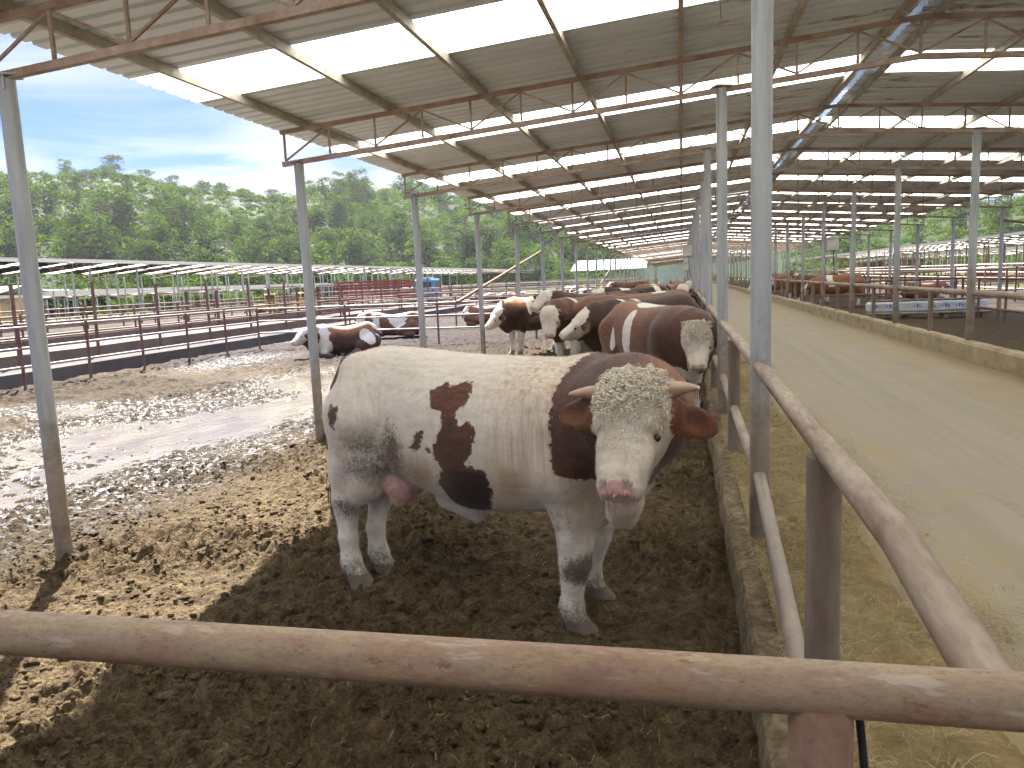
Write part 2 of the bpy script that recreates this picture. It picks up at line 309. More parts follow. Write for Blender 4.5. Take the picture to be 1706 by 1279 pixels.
class SDF:
    def __init__(s,lo,hi,h):
        s.h=h; s.lo=np.array(lo,float); s.n=np.ceil((np.array(hi)-s.lo)/h).astype(int)+1; s.F=np.full(s.n,9.,np.float32)
        s.ax=[s.lo[i]+np.arange(s.n[i])*h for i in range(3)]
    def sl(s,lo,hi):
        a=np.clip(np.floor((np.array(lo)-s.lo)/s.h).astype(int),0,s.n); b=np.clip(np.ceil((np.array(hi)-s.lo)/s.h).astype(int)+1,0,s.n)
        sl=tuple(slice(a[i],b[i]) for i in range(3)); G=np.meshgrid(*[s.ax[i][sl[i]] for i in range(3)],indexing='ij'); return sl,np.stack(G,-1)
    def comb(s,sl,d,k,sub=False):
        f=s.F[sl]
        if f.size==0:return
        if sub: d=-d; h=np.clip(.5+.5*(d-f)/k,0,1); s.F[sl]=f*(1-h)+d*h+k*h*(1-h); return
        h=np.clip(.5+.5*(d-f)/k,0,1); s.F[sl]=d*(1-h)+f*h-k*h*(1-h)
    def cap(s,a,b,ra,rb,k=.05,flat=None,sub=False):
        a=np.array(a,float);b=np.array(b,float);m=max(ra,rb)+k+2*s.h
        sl,P=s.sl(np.minimum(a,b)-m,np.maximum(a,b)+m); ab=b-a
        t=np.clip(((P-a)@ab)/(ab@ab+1e-9),0,1)[...,None]; q=P-(a+t*ab); t=t[...,0]
        if flat is not None:
            ax,fc=flat; ax=np.array(ax,float);ax/=np.linalg.norm(ax); dd=(q@ax)[...,None]*ax; q=(q-dd)+dd*fc
        s.comb(sl,np.linalg.norm(q,axis=-1)-(ra+t*(rb-ra)),k,sub)
    def chain(s,pts,k=.05,flat=None):
        for (a,ra),(b,rb) in zip(pts[:-1],pts[1:]): s.cap(a,b,ra,rb,k,flat)
    def ell(s,c,r,k=.05,R=None,sub=False):
        c=np.array(c,float);r=np.array(r,float);m=r.max()+k+2*s.h
        sl,P=s.sl(c-m,c+m); q=P-c
        if R is not None:q=q@np.array(R).T
        k0=np.linalg.norm(q/r,axis=-1);k1=np.linalg.norm(q/r**2,axis=-1)+1e-6
        s.comb(sl,k0*(k0-1)/k1,k,sub)
    def loft(s,sec,O=(0,0,0),R=np.eye(3),p=2.3,k=.06,sm=3):
        # sections along local x: (x, yc, zc, half width y, half height z)
        sec=np.array(sec,float); xs=np.linspace(sec[0,0],sec[-1,0],121); C=[np.interp(xs,sec[:,0],sec[:,i]) for i in range(1,5)]
        ker=np.exp(-.5*(np.arange(-12,13)/sm/1.3)**2);ker/=ker.sum(); C=[np.convolve(np.pad(c,12,mode='edge'),ker,'valid') for c in C]
        O=np.array(O,float);R=np.array(R,float)
        m=max(sec[:,3].max(),sec[:,4].max())+k+2*s.h
        cs=np.array([O+np.array([a[0],a[1],a[2]])@R for a in sec]); sl,P=s.sl(cs.min(0)-m,cs.max(0)+m)
        q=(P-O)@R.T; x=q[...,0]; y0,z0,hw,hz=[np.interp(x,xs,c) for c in C]
        r=(np.abs((q[...,1]-y0)/hw)**p+np.abs((q[...,2]-z0)/hz)**p)**(1/p)
        d=(r-1)*np.minimum(hw,hz); dx=np.maximum(np.maximum(xs[0]-x,x-xs[-1]),0); d=np.where(dx>0,np.sqrt(np.maximum(d,0)**2+dx**2),d)
        s.comb(sl,d,k)
    def mesh(s,it=2):
        V,Q=surface_nets(s.F,s.lo,s.h); return smoothV(V,Q,it),Q
def nrm(v): v=np.array(v,float); return v/np.linalg.norm(v)
def frame(f,n):
    f=nrm(f);n=np.array(n,float);n=nrm(n-f*(n@f));l=np.cross(n,f); return np.array([f,l,n])   # rows: along face, lateral, out of the face
def poly_sd(P,poly):
    poly=np.array(poly,float);n=len(poly);d=np.full(len(P),1e9);ins=np.zeros(len(P),bool)
    for i in range(n):
        a=poly[i];b=poly[(i+1)%n];ab=b-a;t=np.clip(((P-a)@ab)/(ab@ab),0,1);d=np.minimum(d,np.linalg.norm(P-a-t[:,None]*ab,axis=1))
        c=((a[1]>P[:,1])!=(b[1]>P[:,1]))&(P[:,0]<(b[0]-a[0])*(P[:,1]-a[1])/(b[1]-a[1]+1e-12)+a[0]); ins^=c
    return np.where(ins,d,-d)
def head_sdf(S,p,R,sc=1.0,hws=1.0,ears=(1,1),eardir=((.2,.97,-.22),(.2,.97,-.22))):
    p=np.array(p,float); w=lambda t,l,n:p+(np.array([t,l*hws,n])*sc)@R
    RL=np.array([R[0],R[1],R[2]])
    def Z(secs): return [(t*sc,0,(a+b)/2*sc,hw*sc*(1+(hws-1)*(1.0 if t<.3 else .75)),(a-b)/2*sc) for t,hw,a,b in secs]
    S.loft(Z([(-.045,.085,.0,-.14),(.0,.13,.045,-.17),(.09,.158,.068,-.19),(.18,.160,.066,-.20),(.25,.142,.058,-.20),(.32,.116,.054,-.17),(.40,.104,.054,-.135),(.455,.108,.056,-.11),(.50,.106,.048,-.09),(.53,.085,.02,-.07)]),p,RL,2.7,.03*sc,2)
    S.cap(w(.20,0,-.19),w(.42,0,-.10),.075*sc,.055*sc,.05*sc)
    for sg in(-1,1):
        S.cap(w(.205,sg*.13,.035),w(.25,sg*.148,.005),.024*sc,.018*sc,.03*sc)        # brow
        S.ell(w(.262,sg*.150,-.006),np.array([.026,.02,.03])*sc,.02*sc,R,True)          # eye socket
        S.cap(w(.30,sg*.11,-.02),w(.40,sg*.10,-.01),.03*sc,.02*sc,.05*sc)
        S.ell(w(.492,sg*.058,.052),np.array([.02,.026,.022])*sc,.012*sc,R,True)        # nostril
        if ears[0 if sg<0 else 1]:
            e=nrm(np.array(eardir[0 if sg<0 else 1])*[1,sg,1]); a=np.array([.105,sg*.15*hws,-.075]); 
            q=a+e*.13; th=np.array([.35,.0,.94])
            ax1=e; ax3=nrm(th-e*(th@e)); ax2=np.cross(ax3,ax1)
            Rl=np.array([ax1,ax2,ax3])@R
            S.ell(p+(q*sc)@R,np.array([.120,.072,.022])*sc,.02*sc,Rl)
            S.ell(p+((q+ax3*.024+e*.012)*sc)@R,np.array([.10,.04,.014])*sc,.012*sc,Rl,True)
            S.cap(p+((a-e*.05)*sc)@R,p+((a+e*.05)*sc)@R,.045*sc,.035*sc,.03*sc)
    S.cap(w(.535,-.07,-.02),w(.535,.07,-.02),.009*sc,.009*sc,.01*sc,None,True)       # mouth line
    return w
def cattle(name,label,spec,h=.02,group=None,cat='cow'):
    g=spec.get; girth=g('girth',1.); lying=g('lying',False); L=g('len',1.38); dz=-.50 if lying else 0
    S=SDF((-.75,-1.05 if not g('wide') else g('wide')[0],-.04),(2.75,1.05 if not g('wide') else g('wide')[1],1.72),h)
    sx=L/1.38; X=lambda x:x*sx
    top=g('top',[(-.24,1.05),(-.1,1.34),(.12,1.43),(.4,1.36),(.8,1.31),(1.1,1.34),(1.4,1.43),(1.62,1.36),(1.74,1.15)] if lying else [(-.22,1.20),(-.1,1.37),(.03,1.43),(.25,1.425),(.72,1.385),(1.2,1.38),(1.45,1.39),(1.62,1.33),(1.74,1.2)])
    bot=g('bot',[(-.22,.84),(-.1,.74),(.1,.70),(.3,.67),(.72,.55),(1.1,.56),(1.4,.58),(1.62,.62),(1.74,.72)])
    wid=g('wid',[(-.22,.12),(-.1,.21),(.05,.27),(.35,.315),(.8,.39),(1.15,.37),(1.42,.31),(1.62,.25),(1.74,.17)])
    xs=sorted({x for x,_ in top}|{x for x,_ in bot})
    I=lambda tb,x:np.interp(x,*zip(*tb))
    S.loft([(X(x),0,(I(top,x)+I(bot,x))/2+dz,I(wid,x)*girth,(I(top,x)-I(bot,x))/2) for x in xs],p=2.35,k=.05)
    hp=np.array(g('head',(2.05,0,1.32)),float)+np.array([0,0,dz if lying else 0]); R=frame(g('f',(.55,0,-.83)),g('n',(.83,0,.55))); hs=g('hs',1.0)
    w=head_sdf(S,hp,R,hs,g('hws',1.0),(1,1),g('eardir',((.2,.97,-.22),(.2,.97,-.22))))
    # neck
    nb=hp+(np.array([.07,0,-.10])*hs)@R; sh=np.array([X(1.42),0,1.02+dz])
    m=(sh+nb)/2+np.array([.06,0,.03])
    S.chain([(sh,.34*girth),(m,.26*girth),(nb,.165*hs)],.09)
    cz=g('crest',0); S.chain([(sh+[0,0,.20+cz],.16),(m+[0,0,.12+cz],.15),(nb+[0,0,.03+cz],.13*hs)],.08)
    th=w(.24,0,-.2); bx_=X(g('brisket',1.66)); S.chain([(th,.06),((th+np.array([bx_,0,.72+dz]))/2+[0,0,-.05],.06),((bx_,0,.64+dz),.09)],.10)
    if g('hump'): S.ell(*g('hump'),k=.09)
    tk=g('thigh',0); ft=g('feet',dict(hn=(0,-.16),hf=(0,.16),fn=(L,-.16),ff=(L,.16)))
    if lying:
        for sg in(-1,1):
            S.cap((.10,sg*.27,.36),(.52,sg*.40,.24),.25,.17,.08); S.chain([((.5,sg*.38,.2),.13),((.08,sg*.44,.10),.08),((.36,sg*.48,.06),.05)],.05)
            S.cap((X(1.4),sg*.2,.42),(X(1.52),sg*.28,.14),.17,.09,.1); S.chain([((X(1.52),sg*.28,.12),.09),((X(1.66),sg*.26,.07),.06),((X(1.3),sg*.3,.05),.05)],.05)
    else:
        for kx in('hn','hf'):
            fx,fy=ft[kx][:2]; sg=-1 if kx=='hn' else 1; by=sg*.17
            S.cap((.0,by,1.05),(.14-tk,by*1.15,.82),.20,.16-tk*.3,.09)
            S.chain([((-.04,by,.92),.15),((-.07+fx*.3,by*.95,.72),.125),((-.085+fx*.8,(by+fy)/2,.53),.078)],.07)
            S.chain([((.20-tk,by*1.1,.79),.135-tk*.35),((.07+fx*.5,by,.64),.10),((-.05+fx*.85,(by+fy)/2,.52),.070)],.06)
            S.chain([((-.065+fx*.85,(by+fy)/2,.55),.070),((-.065+fx*.9,(by*.4+fy*.6),.45),.066),((-.045+fx,fy,.30),.052),((-.035+fx,fy,.15),.058),((.01+fx,fy,.07),.055)],.03)
            S.cap((.02+fx,fy,.05),(.05+fx,fy,.0),.062,.078,.02,((0,1,0),1.05))
        for kx in('fn','ff'):
            fx,fy=ft[kx][:2]; sg=-1 if kx=='fn' else 1; by=sg*.20; d=fx-L
            S.cap((X(1.42),by,1.08),(X(1.34),by*1.05,.82),.19*girth,.155,.09)
            S.chain([((X(1.36)+d*.1,by,.86),.155),((X(1.36)+d*.3,by*.98,.66),.118),((X(1.385)+d*.6,by*.5+fy*.5,.48),.083),((X(1.39)+d*.8,by*.25+fy*.75,.375),.076),((X(1.385)+d*.9,fy,.29),.056),((X(1.375)+d,fy,.15),.056),((X(1.40)+d,fy,.07),.054)],.035)
            S.cap((X(1.41)+d,fy,.05),(X(1.44)+d,fy,.0),.062,.08,.02,((0,1,0),1.05))
    for e in g('extra',[]): S.chain(*e[0],**e[1]) if e[1].get('k',1) else None
    V,Q=S.mesh(2)
    hl=(V-hp)@R.T/hs; hl[:,1]*=1.0                                           # head coordinates of each vertex
    inhead=(hl[:,0]>-.1)&(hl[:,0]<.6)&(np.abs(hl[:,1])<.20)&(hl[:,2]<.16)&(hl[:,2]>-.30)
    ear=np.zeros(len(V),bool); ed=g('eardir',((.2,.97,-.22),(.2,.97,-.22)))
    for sg in(-1,1):
        e_=nrm(np.array(ed[0 if sg<0 else 1])*[1,sg,1]); q=hl-np.array([.105,sg*.15*g('hws',1),-.075]); s_=q@e_; ear|=(s_>.015)&(s_<.32)&(np.linalg.norm(q-s_[:,None]*e_,axis=1)<.085)
    A=dict(patch=np.full(len(V),-1.),dirt=np.zeros(len(V)),tan=np.zeros(len(V)),pink=np.zeros(len(V)),tone=np.full(len(V),g('tone',.45)),stain=np.zeros(len(V)),streak=np.zeros(len(V)),black=np.zeros(len(V)))
    z=V[:,2]
    A['dirt']=np.maximum(sstep(.34,.02,z)*g('legdirt',.75),g('dirt',0)*np.clip(.5+fbm(V[:,0]*3,V[:,1]*3,V[:,2]*3),0,1)*sstep(1.2,.5,z))
    A['dirt'][z<.09]=1.05
    nz=hl[:,0]; mz=(hl[:,0]>.44)&(hl[:,2]>-.03)&(hl[:,2]<.13)
    A['pink'][mz]=.75*sstep(1.1,.8,np.sqrt((hl[mz,1]/.088)**2+((hl[mz,0]-.512)/.040)**2))*g('nose',1)
    d2=np.minimum(np.linalg.norm(hl-[.262,.150*g('hws',1),-.006],axis=1),np.linalg.norm(hl-[.262,-.150*g('hws',1),-.006],axis=1)); A['pink']=np.maximum(A['pink'],sstep(.046,.028,d2)*.5*sstep(.245,.27,hl[:,0])*g('lidpink',1))
    for sg in(-1,1):
        dn=np.linalg.norm((hl-[.492,sg*.058,.04])*[1,1,.6],axis=1); A['black'][dn<.022]=.5
    cf=g('coat')
    A['patch']=cf(V) if cf else A['patch']
    if g('whitehead',True): 
        k=(hl[:,0]>-.075)&(hl[:,0]<.62)&(np.abs(hl[:,1])<.03*(g('hws',1)*6-5)+np.interp(hl[:,0],[-.05,0,.09,.18,.25,.32,.4,.5],[.09,.13,.158,.16,.145,.12,.108,.106]))&(hl[:,2]<.15)&(hl[:,2]>-.13-.2*hl[:,0]); A['patch'][k&~ear]=np.minimum(A['patch'][k&~ear],-.5)
    A['patch'][ear]=g('earpatch',.4); A['tone'][ear]=g('eartone',.35)
    A['tan'][inhead&~ear]=.4; A['_ear']=ear
    if g('post'): g('post')(V,hl,A)
    A.pop('_ear')
    root=empty(name,label=label,cat=cat,group=group)
    body=None
    NV,NF=len(V),Q
    if g('hair'):
        nh=g('hair'); pr=np.where(inhead[Q[:,0]],3.2,1.0); q=RNG.choice(len(Q),nh,p=pr/pr.sum()); a=V[Q[q,0]];b=V[Q[q,1]];c=V[Q[q,2]];nn=np.cross(b-a,c-a); nn/=np.linalg.norm(nn,axis=1)[:,None]+1e-9
        u,v=RNG.random((2,nh,1)); c0=(1-u)*(1-v)*a+u*(1-v)*b+u*v*c+(1-u)*v*V[Q[q,3]]
        hz=(c0-hp)@R.T/hs; ih=(np.abs(hz[:,1])<.5)&(hz[:,0]>-.15)&(hz[:,0]<.62)&(hz[:,2]<.15)&(hz[:,2]>-.3)
        flow=np.where(ih[:,None],R[0][None],np.array([[-.55,0,-.85]])); flow=flow+RNG.normal(0,.35,(nh,3)); flow-=nn*np.sum(flow*nn,1)[:,None]; flow/=np.linalg.norm(flow,axis=1)[:,None]+1e-9
        side=np.cross(nn,flow); ln=RNG.uniform(.012,.028,(nh,1))*np.where(ih,.95,1)[:,None]; wd=RNG.uniform(.0009,.0018,(nh,1)); lift=RNG.uniform(.12,.5,(nh,1))
        T=c0+flow*ln+nn*ln*lift; HV=np.stack([c0-side*wd-nn*.001,c0+side*wd-nn*.001,T],1).reshape(-1,3)
        src=np.repeat(Q[q,0],3); A={k:np.concatenate([x,x[src]]) for k,x in A.items()}
        HF=np.arange(nh*3).reshape(-1,3)+len(V)
        V2=np.concatenate([V,HV])
        me_f=[*map(tuple,Q)]+[*map(tuple,HF)]
        body=meshobj('body',V2,me_f,M['coat'],root,True,A)
    else: body=meshobj('body',V,Q,M['coat'],root,True,A)
    H=lambda t,l,n:hp+(np.array([t,l,n])*hs)@R
    if g('eyes',True):
        for sg in(-1,1):
            m=MB(); ce=H(.262,sg*(.146 if sg>0 else g('lefteye',.146))*g('hws',1),-.007); r=.0175*hs
            V_=[];F_=[]
            for i in range(9):
                for j in range(14): a=math.pi*i/8;b=2*math.pi*j/14; V_.append(ce+r*np.array([math.sin(a)*math.cos(b),math.sin(a)*math.sin(b),math.cos(a)]))
            for i in range(8):
                for j in range(14): F_.append((i*14+j,i*14+(j+1)%14,(i+1)*14+(j+1)%14,(i+1)*14+j))
            m.add(V_,F_,True); m.build('eye',M['eye'],root)
    if g('horns',0):
        hl_=g('horns')
        for sg in(-1,1):
            m=MB(); o=g('hornend',{}).get(sg); p0=np.array([.025,sg*.125*g('hws',1),-.045])
            p3=np.array(o) if o else p0+np.array([.02,sg*hl_,.06])
            pm=p0*.5+p3*.5+np.array([-.012,0,.012]); pts=[]
            for i in range(11):
                t=i/10; pts.append(H(*(p0*(1-t)**2+2*pm*t*(1-t)+p3*t*t)))
            m.tube(pts,[.040*hs*(1-.82*(i/10)**1.5)+.002 for i in range(11)],14); m.build('horn',M['horn'],root)
            m=MB(); m.tube(pts[-2:]+[pts[-1]+(pts[-1]-pts[-2])*.25],[.0105*hs,.009*hs,.003],10); m.build('horn_tip',M['horn_tip'],root.children[-1])
    if g('curls',0):
        n=g('curls'); CV=[];CF=[];CT=[]
        fr=hl[(hl[:,2]>-.06)&(hl[:,0]>-.07)&(hl[:,0]<.36)&(np.abs(hl[:,1])<.165)]; fr=fr[RNG.integers(0,len(fr),n)]
        keep=(RNG.random(n)<sstep(.37,.16,fr[:,0]+.35*np.maximum(np.abs(fr[:,1])-.10,0)*3)+.0)
        for q in fr[keep]:
            if (q[0]>.235 and abs(q[1])>.11) or abs(q[0]-.262)<.035 and abs(abs(q[1])-.16)<.06: continue
            out=nrm(np.array([-.35 if q[0]<.02 else -.03,q[1]*3.5,max(.2,.25+q[2]*8)])); fl=nrm(np.array([1.,q[1]*2,0])+RNG.normal(0,.8,3)); fl=nrm(fl-out*(fl@out)); sd=np.cross(out,fl)
            fd=float(sstep(.24,.10,q[0]+.25*max(0,abs(q[1])-.12))); rad=RNG.uniform(.0075,.0135)*(.35+.65*fd); turns=RNG.uniform(.9,1.7); ln=RNG.uniform(.015,.036); ph=RNG.uniform(0,6.28); K=13; b=len(CV); tn=RNG.random(); th=RNG.uniform(.0020,.0035)*(.55+.45*fd)
            pts=[q-out*.004+out*(.004+rad*1.0*(1-math.cos(ph+turns*6.28*i/(K-1))))*min(1,i/3+.2)+fl*ln*i/(K-1)+sd*rad*math.sin(ph+turns*6.28*i/(K-1)) for i in range(K)]
            pts=[H(*x) for x in pts]
            for i,x in enumerate(pts):
                d=nrm(pts[min(i+1,K-1)]-pts[max(i-1,0)]+1e-9); a=nrm(np.cross(d,[.3,.5,.8])); bb=np.cross(d,a); rr=th*(1-.55*i/(K-1))*hs
                for kk in range(3): CV.append(x+rr*(a*math.cos(2.09*kk)+bb*math.sin(2.09*kk))); CT.append(tn*.7+.3*i/(K-1))
            for i in range(K-1):
                for kk in range(3): CF.append((b+i*3+kk,b+i*3+(kk+1)%3,b+i*3+3+(kk+1)%3,b+i*3+3+kk))
        meshobj('forehead_curls',CV,np.array(CF),M['curl'],root,True,dict(tone=CT))['kind']='stuff'
    if g('tail',True) and not lying:
        tl=g('tailpath',[(-.14,.0,1.40),(-.235,0,1.33),(-.275,0,1.15),(-.27,.0,.9),(-.25,0,.7)])
        m=MB(); m.tube(tl,[.036,.030,.024,.02,.022],10); m.build('tail',M['coat'],root,attrs=None)
        to=root.children[-1]; me=to.data
        for k,vv in dict(patch=g('tailpatch',.3),tone=.2,dirt=.35).items():
            at=me.attributes.new(k,'FLOAT','POINT'); at.data.foreach_set('value',np.full(len(me.vertices),vv,np.float32))
        e=np.array(tl[-1]); m=MB()
        for i in range(46):
            q=e+RNG.normal(0,.012,3); ln=RNG.uniform(.18,.36); dr=RNG.normal(0,.05,2)
            m.tube([q+[0,0,.05],q+[dr[0]*.5,dr[1]*.5,-ln*.5],q+[dr[0]*.6+RNG.normal(0,.01),dr[1]*.6,-ln]],[.007,.006,.0015],4,False)
        m.build('tail_switch',M['tailhair'],to)
    return root
# ------------------------------------------------------------------ the big bull in front
BD=np.array([.95,-.312,0]);BW=np.array([.312,.95,0]);BO=np.array([-1.801,4.249,0])
def bl(P): q=np.array(P,float)-BO; return np.array([q@BD,q@BW,q[2]])
def bv(v): v=np.array(v,float); return np.array([v@BD,v@BW,v[2]])
def bull_coat(V):
    x,y,z=V.T; near=y<.06
    xz=V[:,[0,2]]
    P1=[(.65,1.222),(.69,1.25),(.726,1.265),(.77,1.255),(.808,1.262),(.85,1.285),(.886,1.279),(.9,1.25),(.908,1.216),(.886,1.154),(.83,1.139),(.838,1.083),(.851,1.053),(.88,1.06),(.912,1.087),(.953,1.044),(.94,.95),(.892,.868),(.906,.854),(.985,.845),(1.01,.80),(1.0,.70),(.935,.60),(.84,.55),(.744,.56),(.689,.66),(.68,.754),(.734,.807),(.71,.853),(.676,.931),(.708,.997),(.751,1.079),(.728,1.125),(.667,1.131)]
    P2=[(.593,1.022),(.62,1.014),(.598,.925),(.544,.898),(.505,.918)]
    P3=[(-.007,1.123),(.066,1.134),(.055,1.058),(-.006,.992),(-.05,1.017)]
    P4=[(.63,.932),(.651,.949),(.666,.934),(.649,.913)]
    d=np.full(len(V),-1.)
    for p in(P1,P2,P3,P4): d=np.maximum(d,np.where(near,poly_sd(xz,p),-1))
    far=np.maximum(poly_sd(xz,[(.2,1.2),(.6,1.25),(.7,.9),(.3,.8)]),poly_sd(xz,[(.9,1.1),(1.2,1.15),(1.1,.7)])); d=np.maximum(d,np.where(y>.14,far,-1))
    bx=np.interp(z,[.5,.84,.87,.97,1.09,1.26,1.345,1.41],[1.70,1.60,1.47,1.46,1.45,1.45,1.46,1.50])-.07+.05*np.clip(y,0,1)
    nk=np.minimum(x-bx,z-(.845+.0*x)); d=np.maximum(d,nk)
    return d
def bull_post(V,hl,A):
    x,y,z=V.T
    n=fbm(x*4,y*4,z*4)
    A['dirt']=np.maximum(A['dirt'],np.where(y<.2,np.exp(-(((x-.20)/.27)**2+((z-.80)/.20)**2))*.66+np.exp(-(((x-.37)/.08)**2+((z-.93)/.17)**2))*.55,0)+n*.10*(z<1.05)*(x<.6)*(z>.55))
    A['stain']=np.exp(-(((x-.54)/.16)**2+((z-.77)/.12)**2))*1.1+np.exp(-(((x-.1)/.2)**2+((z-.66)/.09)**2))*.3
    A['tan']=np.maximum(np.exp(-(((x-1.14)/.26)**2+((z-.78)/.17)**2))*1.0,sstep(1.3,1.5,x)*(z<.90)*(z>.5)*.9)
    A['tan']=np.maximum(A['tan'],.20+.25*sstep(.85,1.3,x)); A['streak']=.75*sstep(.85,1.25,x)*sstep(1.6,1.4,x)*sstep(.75,.95,z)+.15
    ish=(hl[:,0]>-.1)&(hl[:,0]<.6)&(np.abs(hl[:,1])<.2)&(hl[:,2]>-.25)&(hl[:,2]<.2)
    A['tan'][ish]=.34+.4*sstep(-.04,-.14,hl[ish,2])+.25*sstep(.10,.3,np.abs(hl[ish,1])*1.5)
    dl=np.linalg.norm(V-bl((-.27,3.25,.74)),axis=1); A['tan']=np.maximum(A['tan'],sstep(.26,.14,dl)*.95)
    A['tone']=.30+.5*sstep(.0,.30,y)*(z>1.0)*(x>1.5)+.42*sstep(1.66,1.82,x+.3*y)*(z>1.1)+.10*((x>.6)&(x<1)&(z>1.1)&(y<0))-.03*sstep(1.0,.8,z)*(x<1.2)  # far and upper neck tinted orange, light painted into the coat tone
    A['tone'][(x<1.2)&(z<.82)]=.02
    ear=A['_ear']
    A['tone'][ear]=.34+.25*sstep(.0,.18,hl[ear,0]+.1*n[ear])
    sc=np.exp(-(((x-.225)/.09)**2+((y+.10)/.11)**2+((z-.61)/.13)**2)); A['pink']=np.maximum(A['pink'],sstep(.18,.4,sc)*.8)
    A['dirt'][sc>.35]*=.3
    kn=np.exp(-(((x-1.46)/.12)**2+((z-.36)/.085)**2+((y+.21)/.15)**2)); A['dirt']=np.maximum(A['dirt'],kn*1.35)
    kn=np.exp(-(((x+.08)/.09)**2+((z-.50)/.09)**2+((y+.20)/.14)**2)); A['dirt']=np.maximum(A['dirt'],kn*.95)
    fa=np.exp(-(((x-1.36)/.12)**2+((z-.62)/.14)**2))*(y<-.1); A['dirt']=np.maximum(A['dirt'],fa*.42)
Rface=(bv((-.055,-.285,-.41)),bv((-.33,-.90,.5)))
bull=cattle('bull','large cream-white bull with brown flank patches and curly forehead, standing nearest the viewer',dict(
    len=1.43,head=bl((-.198,3.17,1.333)),f=Rface[0],n=Rface[1],hs=.93,hws=.95,horns=.185,curls=BULLCURLS,hair=BULLHAIR,tone=.3,girth=1.0,legdirt=.8,
    feet=dict(hn=(-.05,-.22),hf=(-.01,-.02),fn=(1.39,-.22),ff=(1.30,.20)),brisket=1.52,thigh=.09,lefteye=.130,crest=-.05,eardir=((.04,.99,.04),(.12,.72,-.62)),
    top=[(-.22,1.20),(-.1,1.37),(.03,1.43),(.25,1.42),(.72,1.38),(1.2,1.375),(1.42,1.375),(1.54,1.30),(1.62,1.15)],bot=[(-.22,.84),(-.1,.74),(.1,.70),(.3,.64),(.72,.53),(1.1,.57),(1.4,.60),(1.54,.68),(1.62,.80)],wid=[(-.22,.12),(-.1,.21),(.05,.27),(.35,.315),(.8,.39),(1.15,.37),(1.38,.30),(1.54,.22),(1.62,.15)],coat=bull_coat,post=bull_post,earpatch=.4,tailpatch=.3,
    tailpath=[(-.10,.0,1.385),(-.20,-.03,1.33),(-.27,-.07,1.17),(-.28,-.10,.92),(-.25,-.13,.66)],
    wide=(-1.15,.65),
    extra=[([[((.255,-.045,.70),.055),((.27,-.05,.62),.064),((.265,-.05,.565),.042)]],dict(k=.012)),([[((1.45,.06,1.15),.22),((1.70,.02,1.17),.175),((1.80,-.16,1.17),.16)]],dict(k=.09)),([[((1.28,-.235,1.16),.11),((1.36,-.25,.86),.12)]],dict(k=.09)),([[((.06,-.21,1.30),.10),((.10,-.27,1.05),.13)]],dict(k=.09)),([[((.20,-.09,.74),.07),((.225,-.10,.62),.084),((.225,-.10,.55),.055)]],dict(k=.03)),
           ([[((.52,0,.57),.09),((.66,0,.53),.07),((.70,0,.46),.03)]],dict(k=.06)),
           ([[((1.46,-.10,.68),.12),((1.43,-.08,.58),.075)],],dict(k=.1)),
           ([[(bl((-.262,3.19,.93)),.055),(bl((-.248,3.22,.82)),.062),(bl((-.262,3.27,.735)),.04),(bl((-.30,3.36,.72)),.045)]],dict(k=.09))]),h=BULLH,cat='bull')
bull.location=BO-np.array([0,0,.03]); bull.rotation_euler=(0,0,math.atan2(BD[1],BD[0]))
# ------------------------------------------------------------------ the cattle shed over the viewer
XR=2.28; KS=.078; XE=-4.76; XE2=9.32
def roofz(X): return 3.66+KS*(np.minimum(X,2*XR-X)+4.75)
STN=[.42+4*k for k in range(0,38)]
RIB=[(0,0),(.035,.0),(.05,.026),(.085,.026),(.10,0)]    # one rib of the sheet, period .1915
def sheet(name,x0,x1,segs,mat,parent,per=.1915,rust=False,jag=0,zf=roofz,nx=2):
    V=[];F=[];A=[]; xs=np.linspace(x0,x1,nx)
    for (ya,yb) in segs:
        ys=[];zs=[]; n=max(1,round((yb-ya)/per))
        for i in range(n):
            for dy,dz in RIB: ys.append(ya+(yb-ya)*(i+dy/per)/n); zs.append(dz)
        ys.append(yb);zs.append(0); b=len(V)
        for x in xs:
            jj=RNG.normal(0,.004)
            for y,z in zip(ys,zs): V.append((x,y,float(zf(x))+z)); A.append(sstep(4.6,2.5,abs(x)) if x>2 else 0)
        m=len(ys)
        for k in range(nx-1):
            for i in range(m-1): F.append((b+k*m+i,b+k*m+i+1,b+(k+1)*m+i+1,b+(k+1)*m+i))
    return meshobj(name,V,F,mat,parent,False,dict(rust=A))
